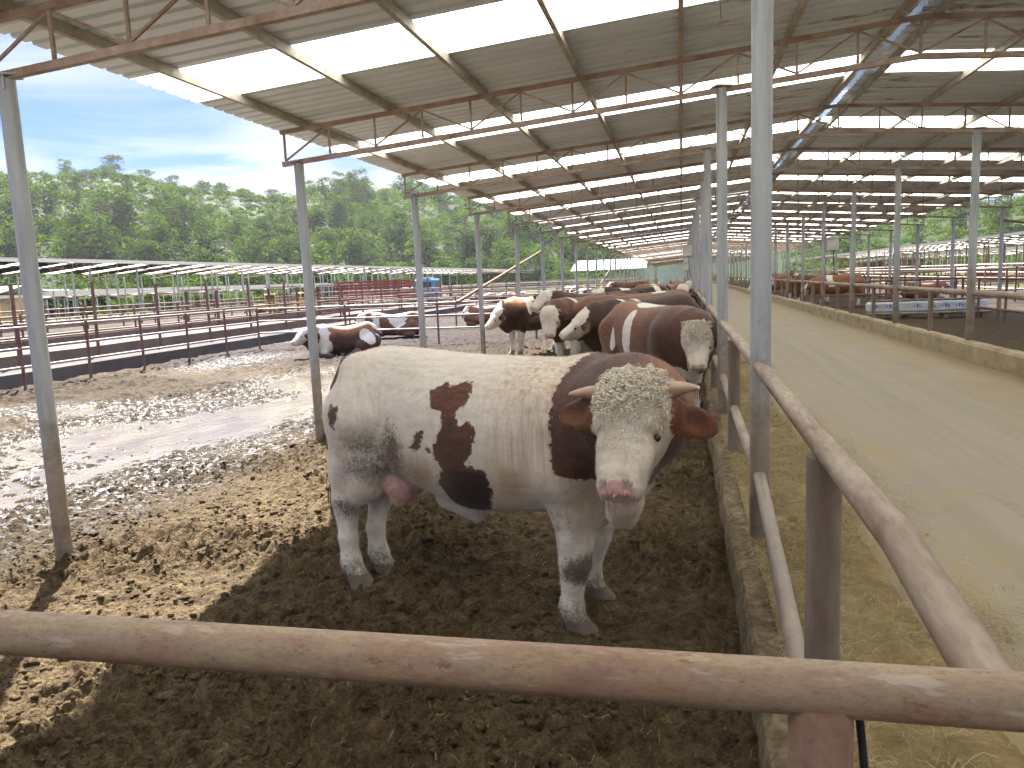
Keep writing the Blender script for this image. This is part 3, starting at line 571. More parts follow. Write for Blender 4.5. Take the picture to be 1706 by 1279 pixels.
def main_barn():
    t=empty('cattle_shed',(XR,0,0),0,'long open-sided cattle shed with low corrugated roof and translucent strips, sheltering the big bull','shed')
    t.location=(0,0,0)
    y0,y1=-5.29,152; st=[6.2+3.83*k for k in range(-3,38)]; w=.957
    segs=[];a=y0
    for s in st: segs.append((a,s)); a=s+w
    segs.append((a,y1))
    sheet('roof_sheet',XE,XR-.035,segs,M['roof'],t,nx=3); sheet('roof_sheet',XR+.05,XE2,segs,M['roof'],t,nx=6)
    for x0,x1 in((XE,XR-.035),(XR+.05,XE2)):
        o=None
        for s in st:
            if o is None: o=sheet('skylight',x0,x1,[(0,w)],M['skylight'],t); o.location=(0,s,0)
            else: c=dup(o,t,(0,s,0))
    # ridge flashing with gaps where pieces are missing
    rr=random.Random(9); y=y0; cap=None
    while y<y1-2.2:
        if rr.random()<.74:
            zz=float(roofz(XR))+.035+rr.uniform(0,.02)
            if cap is None: m=MB(); m.add([(-.22,0,-.012),(0,0,.03),(.22,0,-.012),(-.22,2,-.012),(0,2,.03),(.22,2,-.012)],[(0,1,4,3),(1,2,5,4)]); cap=m.build('ridge_cap',M['roof'],t)
            else: cap=dup(cap,t)
            cap.location=(XR+rr.uniform(-.03,.03),y,zz); cap.rotation_euler=(0,0,rr.uniform(-.012,.012))
        y+=1.96
    # purlins along the shed
    for x in(-4.28,-3.2,-2.12,-1.04,.02,1.08,2.1,2.46,3.5,4.56,5.62,6.68,7.74,8.84):
        m=MB(); z=float(roofz(x)); m.bar((x,y0+.2,z-.043),(x,y1-.2,z-.043),.045,.08); m.build('purlin',M['purlin_steel'],t)
    # trusses
    def chordz(x,d): return float(roofz(x))-d
    m=MB()
    for d,r in((.115,.022),(.475,.026)):
        for a,b in((-4.54,XR),(XR,2*XR+4.54)): m.bar((a,0,chordz(a,d)),(b,0,chordz(b,d)),.05,r*2)
    wb=MB(); xs=np.linspace(-4.5,XR,13); 
    for sgn in(0,1):
        f=lambda x:x if sgn==0 else 2*XR-x
        for i,x in enumerate(xs):
            if i==12 and sgn: continue
            wb.bar((f(x),0,chordz(x,.44)),(f(x),0,chordz(x,.14)),.022,.022,(0,1,0))
        for i in range(12):
            a,b=(xs[i],xs[i+1]); lo,hi=(a,b) if i%2==0 else (b,a)
            wb.bar((f(lo),0,chordz(lo,.44)),(f(hi),0,chordz(hi,.14)),.018,.018,(0,1,0))
    tr=m.build('truss',M['truss_steel'],t); wo=wb.build('webbing',M['truss_steel'],tr); tr.location=(0,STN[0],0)
    for y in STN[1:]: dup(tr,t,(0,y,0))
    # posts
    PX=[(-4.33,-.16,3.22),(.42,.16,3.62),(4.13,.58,3.62),(8.88,0,3.22)]; protos=[]
    for x,zb,zt in PX:
        m=MB(); m.tube([(0,0,-.25),(0,0,zt-zb-.02)],.056,20); m.box((0,0,zt-zb+.0),(.17,.15,.012)); m.box((0,0,zt-zb-.05),(.012,.14,.09))
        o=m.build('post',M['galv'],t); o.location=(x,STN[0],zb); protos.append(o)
    RS=random.Random(3)
    for y in STN[1:25]:
        for o,(x,zb,zt) in zip(protos,PX):
            c=dup(o,t,(x+RS.uniform(-.01,.01),y,zb)); c.rotation_euler=(RS.uniform(-.006,.006),RS.uniform(-.006,.006),RS.uniform(0,6))
    m=MB()
    for y in STN[25:]:
        for x,zb,zt in PX: m.tube([(x,y,zb),(x,y,zt)],.056,8)
    o=m.build('far_posts',M['galv'],t); o['kind']='stuff'; o.name='post_row'
    # rusty raking braces between the outer posts
    for y in(24.42,52.42):
        m=MB(); m.tube([(-4.40,y,2.62),(-4.40,y-9.6,1.36)],.032,12); m.build('brace',M['red_post'],t)
    m=MB(); m.tube([(8.92,24.42,2.85),(8.92,17,2.1)],.04,10); m.build('brace',M['red_post'],t)
    # end wall at the far end
    m=MB(); m.box((-1.6,152.2,1.8),(5.4,.12,3.4)); m.build('end_wall',M['blue_sheet'],t)
    # thin wires hanging by the near post
    m=MB(); m.tube([(.30,5.2,3.98),(.27,5.1,3.6),(.245,5.08,3.42),(.25,5.0,3.25)],.004,5); m.tube([(.33,5.2,3.98),(.275,5.12,3.55),(.245,5.08,3.42)],.0035,5); m.build('wire',M['rust_pipe'],t)
    return t
shed=main_barn()
def elec_box(loc,label):
    t=empty('junction_box',loc,0,label,'box','electrical boxes on the shed posts')
    m=MB(); m.bevbox((0,0,0),(.34,.2,.42),.02); m.build('casing',M['grey_plastic'],t)
    m=MB(); m.bevbox((0,-.112,-.01),(.28,.025,.34),.01); m.build('lid',M['grey_plastic'],t)
    m=MB(); m.tube([(.05,0,-.2),(.05,.02,-.5),(.1,.1,-.9)],.012,6); m.build('cable',M['black_rubber'],t)
elec_box((.22,28.42,2.52),'grey electrical box high on a feed-side post behind the standing cattle')
elec_box((.24,36.42,2.05),'smaller grey electrical box further down the same row of posts')
elec_box((4.36,24.42,2.42),'grey electrical box on a post to the right of the concrete feed road')
# ------------------------------------------------------------------ pipe fences
def fence(name,label,pts,rails,spacing,ptop,pr=.032,rr=.03,mat='rust_pipe',pmat=None,zb=-.12,cat='fence',group=None,box=False,zg=None):
    t=empty(name,(pts[0][0],pts[0][1],0),0,label,cat,group); o=Vector((pts[0][0],pts[0][1],0))
    for z in rails:
        m=MB(); P=[Vector((x,y,z))-o for x,y in pts]
        Q=[P[0]]
        for a,b in zip(P[:-1],P[1:]):
            n=max(1,int((b-a).length/6))
            for i in range(1,n+1): q=a.lerp(b,i/n); q.z+=random.uniform(-.012,.012); Q.append(q)
        m.tube(Q,rr,10); m.build('rail',M[mat],t)
    proto=None;n=0
    for a,b in zip(pts[:-1],pts[1:]):
        a=Vector((*a,0));b=Vector((*b,0)); k=max(1,round((b-a).length/spacing))
        for i in range(k+1):
            if i==0 and a!=Vector((*pts[0],0)): continue
            if n>=95: break
            q=a.lerp(b,i/k)-o; n+=1
            if proto is None:
                m=MB(); 
                if box: m.box((0,0,(ptop+zb)/2),(pr*2,pr*2,ptop-zb))
                else: m.tube([(0,0,zb-.1),(0,0,ptop)],pr,10)
                proto=m.build('post',M[pmat or mat],t); proto.location=q
            else:
                c=dup(proto,t,q); c.scale=(1,1,random.uniform(.97,1.03)); c.rotation_euler=(random.uniform(-.015,.015),random.uniform(-.015,.015),random.uniform(0,3))
    return t
# feed rail on the left of the feed road (in the line of the shed posts)
def feed_rail():
    t=empty('feed_fence',(.42,0,0),0,'round rusty feed rail along the concrete road, right beside the big bull','fence')
    m=MB(); m.tube([(0,1.08,1.150),(0,1.6,1.205),(0,4.42,1.22),(0,12.4,1.215),(0,30,1.21),(0,70,1.2),(0,150,1.2)],.038,18); m.build('top_rail',M['rust_pipe'],t)
    m=MB(); m.tube([(-.05,2.3,.38),(-.04,2.7,.43),(.0,4.42,.60)],.036,14); m.build('lower_rail',M['galv'],t)
    for a,b in((4.42,8.42),(8.42,12.42),(12.42,20.42),(20.42,60)):
        m=MB(); m.tube([(.0,a,.58 if a<5 else .62),(.0,b,.64)],.036,12); m.build('lower_rail',M['rust_pipe'],t)
    p=None
    for y in[2.42,6.55]+[10.42+4*k for k in range(20)]:
        if p is None: m=MB(); m.tube([(0,0,-.1),(0,0,.98)],.052,18); p=m.build('short_post',M['brown_post'],t); p.location=(0,y,.2)
        else: dup(p,t,(0,y,.2))
feed_rail()
def front_bar():
    t=empty('gate_bar',(.2,1.075,0),0,'thick rust-brown crossbar closing the pen across the foreground, on its stout post','gate')
    m=MB(); P=[(-3.4,-.012,1.156),(.9,.012,1.158)]; m.tube(P,.0385,32); m.build('bar',M['bar'],t)
    m=MB(); m.tube([(-.012,.012,0),(-.012,.01,1.138)],.044,24); m.build('post',M['barpost'],t)
    m=MB(); m.tube([(.04,.03,1.15),(.055,.03,1.0),(.07,.035,.85),(.08,.05,.6)],.006,8); m.build('hose',M['black_rubber'],t)
def bar_mats():
    t=NT('painted_rusty_bar'); v=t.coord((1,2.2,2.2)); n=t.noise(3.2,v,6,.65); n2=t.noise(130,t.coord((.5,1,1)),5,.7); n3=t.noise(14,t.coord((.6,2,2)),5,.7); sc=t.noise(40,t.coord((.25,1,1)),3,.6)
    c=t.ramp(n,[(.28,(.17,.095,.06)),(.45,(.25,.155,.10)),(.58,(.27,.195,.13)),(.72,(.30,.235,.145))])
    c=t.mix(t.mr(n3,.52,.70,0,.8),c,(.34,.255,.13)); c=t.mix(t.mr(n2,.45,.7,0,.5),c,(.12,.068,.045)); c=t.mix(t.mr(n3,.30,.42,.5,0),c,(.18,.115,.08))
    c=t.mix(t.mr(sc,.60,.68,0,.5),c,(.42,.36,.30)); fl=t.noise(26,t.coord((.8,1.6,1.6)),5,.75); c=t.mix(t.mr(fl,.60,.66,0,.75),c,(.14,.062,.035))
    M['bar']=t.done(t.pbsdf(c,t.mr(n2,.3,.7,.42,.68),t.bump(t.math('ADD',n2,t.math('MULTIPLY',n3,.7)),.22,.003),0,.4))
    t=NT('rusty_post'); n=t.noise(5,t.coord(),6,.7); n2=t.noise(60,t.coord(),4,.6); sc=t.noise(18,t.coord((1,1,.15)),3,.6)
    c=t.ramp(n,[(.3,(.19,.10,.07)),(.55,(.28,.175,.125)),(.7,(.30,.225,.165))]); c=t.mix(t.mr(n2,.45,.7,0,.4),c,(.14,.06,.04)); c=t.mix(t.mr(sc,.56,.66,0,.35),c,(.38,.28,.21))
    M['barpost']=t.done(t.pbsdf(c,.65,t.bump(n2,.25,.004),0,.35))
bar_mats(); front_bar()
# kerb on the mud side, wall on the far side of the road
def prism(name,prof,y0,y1,mat,label,cat,step=.25,wob=.012,kind=None):
    ys=np.arange(y0,y1+step,step); 
    if y1>40: ys=np.concatenate([np.arange(y0,30,step),np.arange(30,y1+4,4)])
    V=[];F=[];m=len(prof)
    for y in ys:
        for i,(x,z) in enumerate(prof): V.append((x+wob*float(perlin(y*2.1,i*3.3)),y,z+wob*float(perlin(y*2.7,i*1.7+9))))
    for k in range(len(ys)-1):
        for i in range(m): F.append((k*m+i,k*m+(i+1)%m,(k+1)*m+(i+1)%m,(k+1)*m+i))
    F.append(tuple(range(m))); F.append(tuple(range((len(ys)-1)*m,len(ys)*m))[::-1])
    o=meshobj(name,V,F,M[mat],None,False); return tag(o,label,cat,None,kind)
prism('feed_kerb',[(.235,-.25),(.26,.10),(.275,.175),(.30,.20),(.40,.205),(.43,-.25)],-1,152,'kerb','low muddy concrete kerb between the mud and the fodder strip','kerb',.12,.022)
prism('concrete_wall',[(4.02,-.1),(4.02,.56),(4.05,.595),(4.17,.60),(4.22,.575),(4.24,-.1)],-1,152,'wall','low straw-stained concrete wall on the right edge of the feed road','wall',.3,.008)
def right_rail():
    t=empty('feed_fence',(4.13,0,0),0,'single yellow-brown rail on short posts above the right-hand concrete wall','fence')
    m=MB(); m.tube([(0.05,y,1.28+.008*math.sin(y)) for y in np.arange(2,150,6)],.046,12); m.build('top_rail',M['rust_pipe'],t)
    p=None
    for y in[10.3+2*k for k in range(50)]:
        if abs(((y-.42)/4)%1-.5)>.45: continue
        if p is None: m=MB(); m.tube([(0,0,0),(0,0,.72)],.042,12); p=m.build('short_post',M['brown_post'],t); p.location=(0.02,y,.57)
        else: dup(p,t,(0.02,y,.57))
right_rail()
# yard fences on the left
fence('yard_fence','rusty three-rail pipe fence along the far left side of the muddy yard',[(-13.9,8),(-13.9,23.2)],(.32,.72,1.17),1.9,1.22,.034,.03,'pale_pipe','red_post',-.2)
fence('yard_fence','pipe fence crossing the muddy yard behind the white bull, in front of lying cattle',[(-13.9,23.2),(-4.4,23.2)],(.34,.74,1.14),2.8,1.2,.034,.028,'pale_pipe','red_post',-.2)
fence('yard_fence','rail fence between the outer posts of the left shed side, far down the yard',[(-4.33,28.4),(-4.33,110)],(.4,.8,1.15),4,1.2,.032,.028,'far_pipe',None,-.2)
fence('yard_fence','tall red-brown post fence one lane beyond the nearest left fence',[(-16.4,8),(-16.4,62)],(.75,1.15),2.75,2.15,.045,.03,'far_pipe','red_post',-.2)
fence('yard_fence','rail fence on the far side of the dark bunk lane at left',[(-20.5,10),(-20.5,80)],(.45,.85,1.25),2.6,1.35,.036,.03,'far_pipe','red_post',-.2)
fence('yard_fence','second cross fence behind the lying cattle at left',[(-13.9,30.5),(-4.4,30.5)],(.4,.8,1.15),2.6,1.2,.034,.028,'far_pipe','red_post',-.2)
fence('yard_fence','third cross fence further down the left yard',[(-16,42),(-4.4,42)],(.45,.85,1.2),2.4,1.3,.034,.03,'far_pipe','red_post',-.2)
fence('yard_fence','reddish pipe fence in front of the red truck',[(-31,57),(-13,57)],(.5,.95,1.4),2.2,1.6,.05,.04,'far_pipe','red_post',-.2)
fence('yard_fence','long pen fence left of the red truck below the far roofs',[(-27,14),(-27,54)],(.5,.9,1.3),2.4,1.45,.04,.035,'far_pipe','red_post',-.2)
fence('yard_fence','far cross fence between left shed posts and the distant pens',[(-30,80),(-4.5,80)],(.5,.95,1.4),2.6,1.5,.05,.05,'pale_pipe','red_post',-.2)
fence('yard_fence','farthest visible cross fence in the left yard',[(-30,110),(-4.5,110)],(.5,.95,1.4),3,1.5,.06,.06,'far_pipe','red_post',-.2)
prism('feed_bunk',[(-18.9,-.3),(-18.8,.30),(-18.7,.32),(-17.6,.28),(-17.5,-.3)],6,80,'dark_concrete','long dark concrete feed bunk behind the near left fence','bunk',2,.02)
prism('feed_bunk',[(-25.4,-.3),(-25.3,.38),(-24.2,.40),(-24.1,-.3)],10,80,'dark_concrete','second dark feed bunk farther out on the left','bunk',2,.02)
prism('concrete_ledge',[(-15.9,-.3),(-15.8,.13),(-14.6,.12),(-14.5,-.3)],6,62,'pale_concrete','pale concrete ledge just behind the near left fence','ledge',2,.02)
# right hand pen fences
fence('pen_fence','dark three-rail fence joining the outer posts of the right shed side',[(8.88,12),(8.88,60)],(.35,.75,1.22),2.0,1.26,.034,.032,'red_post','red_post',-.1)
fence('pen_fence','dark cross fence behind the white trough on the right',[(4.3,27.4),(8.88,27.4)],(.42,.8,1.22),2.2,1.25,.04,.034,'red_post','red_post',-.1)
fence('pen_fence','cross fence dividing the far right pens',[(4.3,48),(22,48)],(.45,.85,1.25),2.4,1.3,.036,.032,'far_pipe','red_post',-.1)
fence('pen_fence','sunlit rust fence along the open lane on the right',[(14,14),(14,100)],(.5,.95,1.4),2.4,1.55,.045,.045,'rust_pipe','red_post',-.1)
fence('pen_fence','pale rail fence with a green strip before it on the right',[(19.5,20),(19.5,100)],(.55,1.0,1.5),2.6,1.7,.045,.045,'pale_pipe','red_post',-.1)
fence('pen_fence','cross fence on grass in the right background',[(9,36),(30,36)],(.5,.95,1.4),2.4,1.5,.04,.04,'pale_pipe','red_post',-.1)
fence('pen_fence','far right cross fence below the long white roof',[(9,70),(40,70)],(.5,1.0,1.5),2.6,1.6,.055,.055,'rust_pipe','red_post',-.1)
def tall_gate(x,y,w,label,h=1.95):
    t=empty('tall_gate',(x,y,-.1),0,label,'gate','tall frames over the left pens')
    for sx in(-w/2,w/2): m=MB(); m.box((sx,0,h/2),(.09,.09,h)); m.build('upright',M['red_post'],t)
    m=MB(); m.box((0,0,h+.04),(w+.2,.5,.06)); m.build('top_panel',M['pale_pipe'],t)
    m=MB()
    for k in range(7): m.bar((-w/2,0,.3+.22*k),(w/2,0,.3+.22*k),.03,.03)
    m.build('grille',M['far_pipe'],t)
tall_gate(-20.6,30,1.5,'tall red gate frame with a pale flat top, left of the other frames'); tall_gate(-20.0,36,1.6,'tall slatted gate frame with a tan top, middle of the far pens'); tall_gate(-18.6,38.5,1.4,'dark gate frame with a flat pale top beside the yellow loader')
# ------------------------------------------------------------------ trough, truck, loaders, hut
def trough():
    t=empty('water_trough',(7.55,26.6,-.02),0,'long white water trough with blue marks inside the right-hand pen','trough')
    m=MB(); m.bevbox((0,0,.42),(3.4,.62,.34),.06); m.build('shell',M['trough_shell'],t)
    m=MB(); m.box((0,0,.615),(3.1,.44,.05)); m.build('water',M['water'],t)
    for sx in(-1.62,-.55,.55,1.62): m=MB(); m.box((sx,0,.12),(.14,.5,.28)); m.build('leg',M['wall'],t)
    m=MB(); m.tube([(-1.75,-.36,.22),(1.75,-.36,.22)],.045,10); m.build('guard_rail',M['rust_pipe'],t)
    m=MB(); m.tube([(-1.75,-.33,.64),(1.75,-.33,.64)],.03,10); m.build('guard_rail',M['rust_pipe'],t)
    # blue marks along the side: strokes like an arched letter and a dot
    m=MB()
    for k in range(8):
        x=-1.5+.40*k
        if k==2: continue
        m.box((x,-.313,.45),(.035,.006,.10)); m.bar((x+.02,-.313,.50),(x+.09,-.313,.40),.006,.05,(0,1,0)); m.bar((x+.08,-.313,.47),(x+.13,-.313,.38),.006,.04,(0,1,0)); m.box((x-.09,-.313,.44),(.035,.006,.05))
    m.build('blue_marks',M['blue_paint'],t)
trough()
def truck():
    t=empty('cattle_truck',(-26.6,66,-.25),0,'red slat-sided cattle truck with a blue cab, parked beyond the left fences','truck')
    m=MB(); m.box((-.6,0,.85),(7.2,2.3,.14))
    for z in(1.02,1.3,1.58,1.86,2.14,2.38):
        for y in(-1.15,1.15): m.box((-.6,y,z),(7.2,.05,.17))
        for x in(-4.18,2.98): m.box((x,0,z),(.05,2.3,.17))
    for x in np.linspace(-4.15,2.95,10):
        for y in(-1.185,1.185): m.box((x,y,1.68),(.08,.03,1.6))
    m.build('cargo_bed',M['red_paint'],t)
    c=MB(); c.bevbox((4.25,0,1.45),(1.9,2.2,2.0),.14); cb=c.build('cab',M['truck_blue'],t)
    for y in(-1.11,1.11): m=MB(); m.box((4.35,y,1.85),(1.0,.02,.6)); m.build('side_window',M['window_glass'],cb)
    m=MB(); m.box((5.205,0,1.85),(.02,1.9,.7)); m.build('windscreen',M['window_glass'],cb)
    m=MB(); m.box((4.1,-.2,2.52),(1.2,1.5,.16)); m.build('roof_rack',M['white_paint'],cb)
    for x in(-3.3,-2.2,4.2):
        for y in(-1.0,1.0):
            m=MB(); m.tube([(x,y-.14,.45),(x,y+.14,.45)],.45,18); w=m.build('wheel',M['tyre'],t); m=MB(); m.tube([(x,y-.15,.45),(x,y+.15,.45)],.2,10); m.build('rim',M['white_paint'],w)
    t.rotation_euler=(0,0,.06)
truck()
def loader(x,y,label,rz):
    t=empty('wheel_loader',(x,y,-.15),rz,label,'loader','yellow machines beyond the pens')
    m=MB(); m.bevbox((-.6,0,.95),(1.7,1.1,.6),.1); m.bevbox((.6,0,.8),(.9,.8,.35),.08); m.build('chassis',M['yellow_paint'],t)
    m=MB(); m.bevbox((-.1,0,1.65),(.9,1.0,.9),.08); t.scale=(.8,.8,.8); c=m.build('cab',M['yellow_paint'],t); m=MB(); m.box((-.1,0,1.72),(.92,.8,.5)); m.box((-.1,0,1.72),(.7,1.02,.5)); m.build('glass',M['window_glass'],c)
    m=MB(); m.bar((.5,-.4,1.0),(1.7,-.4,.55),.12,.15); m.bar((.5,.4,1.0),(1.7,.4,.55),.12,.15); a=m.build('arm',M['yellow_paint'],t); m=MB(); m.box((1.95,0,.45),(.5,1.6,.5)); m.build('bucket',M['dark_concrete'],a)
    for xx in(-.9,.75):
        for yy in(-.62,.62): m=MB(); m.tube([(xx,yy-.14,.42),(xx,yy+.14,.42)],.42,16); m.build('wheel',M['tyre'],t)
loader(-26.4,46,'yellow wheel loader right of the pale gate frames at left',.5); loader(-26.3,50,'second yellow wheel loader, farther right',2.6)
def hut():
    t=empty('hut',(-66,62,0),0,'small cream hut with a tan roof at the far left edge','hut')
    m=MB(); m.box((0,0,1.2),(8,5,2.6)); m.build('wall',M['cream_wall'],t)
    m=MB(); m.add([(-4.5,-3,2.5),(4.5,-3,2.5),(4.5,3,2.5),(-4.5,3,2.5),(-4.5,0,3.2),(4.5,0,3.2)],[(0,1,5,4),(2,3,4,5),(1,2,5),(3,0,4),(0,3,2,1)]); m.build('roof',M['tan_roof'],t)
    m=MB(); m.box((3,-2.52,1.1),(1,.06,2.1)); m.build('door',M['dark_concrete'],t); m=MB(); m.box((0,-2.52,1.5),(1.2,.06,1)); m.build('window',M['window_glass'],t)
hut()
# ------------------------------------------------------------------ the other sheds
def far_shed(x,y0,y1,label,zb=0,half=7,ridge=4.3,eave=3.65,name='cattle_shed',roofmat='farroof',sky=True,post='galv',per=3.83,skyw=1.0,skip=4.0):
    t=empty(name,(x,y0,zb),0,label,'shed'); L=y1-y0; zf=lambda X:eave+(ridge-eave)*(half-np.abs(X))/half
    ss=[2+per*k for k in range(int((L-3)/per))] if sky else []; 
    for sg in(-1,1):
        V=[];F=[];a=0
        for s in ss+[None]:
            b=s if s is not None else L
            k=len(V); V+=[(sg*half,a,eave),(sg*.05,a,ridge),(sg*.05,b,ridge),(sg*half,b,eave)]; F.append((k,k+1,k+2,k+3)); a=b+skyw
        meshobj('roof_sheet',V,F,M[roofmat],t)
        o=None
        for s in ss[:50]:
            if o is None: o=meshobj('skylight',[(sg*half,0,eave),(sg*.05,0,ridge),(sg*.05,skyw,ridge),(sg*half,skyw,eave)],[(0,1,2,3)],M['skylight'],t); o.location=(0,s,0)
            else: dup(o,t,(0,s,0))
    p=None;n=0
    for yy in np.arange(1,L,skip):
        for xx in(-half+.5,-half/3.5,half/3.5,half-.5):
            n+=1
            if n>96: break
            if p is None: m=MB(); m.tube([(0,0,0),(0,0,eave-.3)],.06,8); p=m.build('post',M[post],t); p.location=(xx,yy,0)
            else: dup(p,t,(xx,yy,0))
    tr=None
    for k,yy in enumerate(np.arange(1,L,skip*2)):
        if k>40: break
        if tr is None:
            m=MB()
            for sg in(-1,1):
                for d in(.1,.45): m.bar((sg*half,0,eave-d),(0,0,ridge-d),.05,.06)
                for q in np.linspace(.05,.95,8): m.bar((sg*half*q,0,float(zf(half*q))-.45),(sg*half*q,0,float(zf(half*q))-.1),.03,.03,(0,1,0))
            tr=m.build('truss',M['truss_steel'],t); tr.location=(0,yy,0)
        else: dup(tr,t,(0,yy,0))
    return t
def farmats():
    t=NT('weathered_far_roof'); n=t.noise(.5,t.coord((.4,1,1)),5,.6); M['farroof']=t.done(t.pbsdf(t.ramp(n,[(.3,(.026,.025,.025)),(.7,(.042,.040,.039))]),.9,None,0,.05))
farmats()
far_shed(-41,22,200,'long grey open shed with a row of bright roof strips, nearest on the left',0,7.5,4.45,3.75)
far_shed(-66,40,210,'second open shed beyond the nearest left one, its roof strips showing as dots',-1.6,8,4.3,3.6)
far_shed(-104,100,260,'farthest left shed with a long pale white roof below the hill',-1.2,8,4.6,3.8,roofmat='white_sheet',sky=False,skip=8)
far_shed(-5.6,137,149.6,'white-roofed open cross shed left of the far end of the main shed',-.1,8.0,4.75,3.0,roofmat='white_sheet',sky=False,skip=3).rotation_euler=(0,0,math.pi/2)
far_shed(31,62,190,'open shed with rusty red posts and pale strips, nearest on the right',-.2,7,4.5,3.7,post='red_post')
far_shed(52,80,230,'second right-hand shed seen between the posts of the nearer one',-.6,8,4.4,3.6)
far_shed(84,120,300,'farthest right shed with a long white roof before the trees',0,8,4.0,3.0,roofmat='white_sheet',sky=False,skip=9)
# ------------------------------------------------------------------ ground
def base_z(x,y):
    b=np.interp(x,[-400,-60,-24,-14,-9,-6.5,-5,-3,-1,.3,4.2,9,25,60,400],[-1.2,-1.0,-.25,-.17,-.16,-.17,-.12,-.05,0,.0,.05,.02,-.1,-.2,-.2])
    return b
def pud(x,y):     # how much the yard sinks under the eave drip line
    d=np.exp(-(((x+6.6)/1.75)**2+((y-10.6)/3.0)**2))+.75*np.exp(-(((x+6.4)/1.5)**2+((y-6.6)/2.0)**2))*.8+.8*np.exp(-(((x+10.6)/1.7)**2+((y-11.2)/.8)**2))+.7*np.exp(-(((x+12.2)/1.2)**2+((y-19)/2.5)**2))+.9*np.exp(-(((x+7.6)/1.4)**2+((y-14.8)/1.6)**2))+.65*np.exp(-(((x+8.6)/1.4)**2+((y-8.5)/1.2)**2))
    return np.clip(d,0,1.2)
def gz(x,y,fine=True):
    x=np.asarray(x,float);y=np.asarray(y,float); z=base_z(x,y); yard=(sstep(.45,.1,x))*sstep(40,15,np.hypot(x,y)) 
    low=.07*fbm(x*.35,y*.35,o=2); z=z+low*sstep(.3,-1.5,x)*sstep(60,25,np.abs(y))
    z=z-.085*pud(x,y)
    if fine:
        wx=x+.06*perlin(x*4,y*4+7);wy=y+.06*perlin(x*4+31,y*4)
        amp=sstep(-.1,.25,.35+perlin(x*.8+4,y*.8))*.7+.45
        l=.030*(np.abs(perlin(wx*3.1,wy*3.1))*2-.35)+.036*(np.abs(perlin(wx*7.3+5,wy*7.3))*2-.35)+.034*(np.abs(perlin(wx*15.1,wy*15.1+3))*2-.35)+.016*(np.abs(perlin(wx*31+3,wy*31))*2-.3)
        l=l-.025*np.clip(perlin(wx*1.9+9,wy*1.9)-.25,0,1)
        # heaps scraped against the kerb
        l=l+.07*np.exp(-((x-.20)/.10)**2)*(.5+perlin(x*2,y*1.2+3))
        wetd=np.clip(pud(x,y)*1.0,0,1)
        z=z+l*amp*yard*(1-.5*wetd)
    # hoof marks pressed under the bull's feet
    return z
def ground():
    xs=np.concatenate([-np.geomspace(600,14.2,46),np.arange(-14,-9.5,.10),np.arange(-9.5,-5.2,.032),np.arange(-5.2,.30,.0155),[.34,.45,.7,1.5,3,4.0],np.arange(4.15,9.4,.12),np.geomspace(9.5,600,50)])
    ys=[-80,-40,-20,-8,-3,-1,0,.3]; y=.55
    while y<17: ys.append(y); y+=max(.011,.0062*y)
    while y<34: ys.append(y); y+=.14
    ys=np.concatenate([ys,np.geomspace(34.3,900,70)])
    X,Y=np.meshgrid(xs,ys,indexing='ij'); x=X.ravel();y=Y.ravel(); Z=np.zeros_like(x)
    for a in range(0,len(x),200000): Z[a:a+200000]=gz(x[a:a+200000],y[a:a+200000])
    Z=np.where((x>.30)&(x<4.1),-.05,Z)
    nx,ny=X.shape; i=np.arange(nx*ny).reshape(nx,ny); F=np.stack([i[:-1,:-1],i[1:,:-1],i[1:,1:],i[:-1,1:]],-1).reshape(-1,4)
    r=np.hypot(x,y); n=fbm(x*.25,y*.25,o=3)
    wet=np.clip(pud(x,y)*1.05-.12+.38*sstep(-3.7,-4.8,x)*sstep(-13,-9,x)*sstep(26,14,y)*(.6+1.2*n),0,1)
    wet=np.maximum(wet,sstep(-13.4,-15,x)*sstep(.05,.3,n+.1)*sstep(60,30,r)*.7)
    dry_lift=np.clip(np.exp(-((y-(16.2-.1*(x+10)))/1.0)**2)*sstep(-5.5,-8,x)*.9+np.exp(-((x+9.5)/1.6)**2-((y-9.4)/.8)**2)*.8+sstep(-3.0,-3.8,x)*sstep(-5.2,-4.4,x)*.12*(y<9)+.7*sstep(4.1,4.5,x)*sstep(12,9,x)+.6*sstep(.1,.3,n)*(x>-4.5)*sstep(9,5,y)*.5,0,1)  # drier patches; shaded right pen also lightened in colour to look brighter lit
    far=np.clip(sstep(14,26,r)*(x<.3)+sstep(4,5,x)*.25+sstep(10,13,x)*.9,0,1)
    sun_dim=sstep(-3.6,-5.2,x)*.9+.0*x  # sunlit yard mud painted darker in colour to hold down the strong sun
    grass=np.clip(sstep(14.5,17,x)*sstep(45,30,np.abs(y-50))*.95*sstep(-.15,.1,n)+sstep(90,130,r),0,1)
    o=meshobj('mud_yard',np.stack([x,y,Z],1),F,M['mud'],None,True,dict(wet=wet,dry_lift=dry_lift,far=far,grass=grass,sun_dim=sun_dim)); tag(o,kind='structure')
ground()
def sheet_grid(name,xs,ys,zf,mat,kind):
    X,Y=np.meshgrid(xs,ys,indexing='ij'); nx,ny=X.shape; i=np.arange(nx*ny).reshape(nx,ny)
    F=np.stack([i[:-1,:-1],i[1:,:-1],i[1:,1:],i[:-1,1:]],-1).reshape(-1,4); x=X.ravel();y=Y.ravel()
    return tag(meshobj(name,np.stack([x,y,zf(x,y)],1),F,M[mat],None,True),kind=kind)
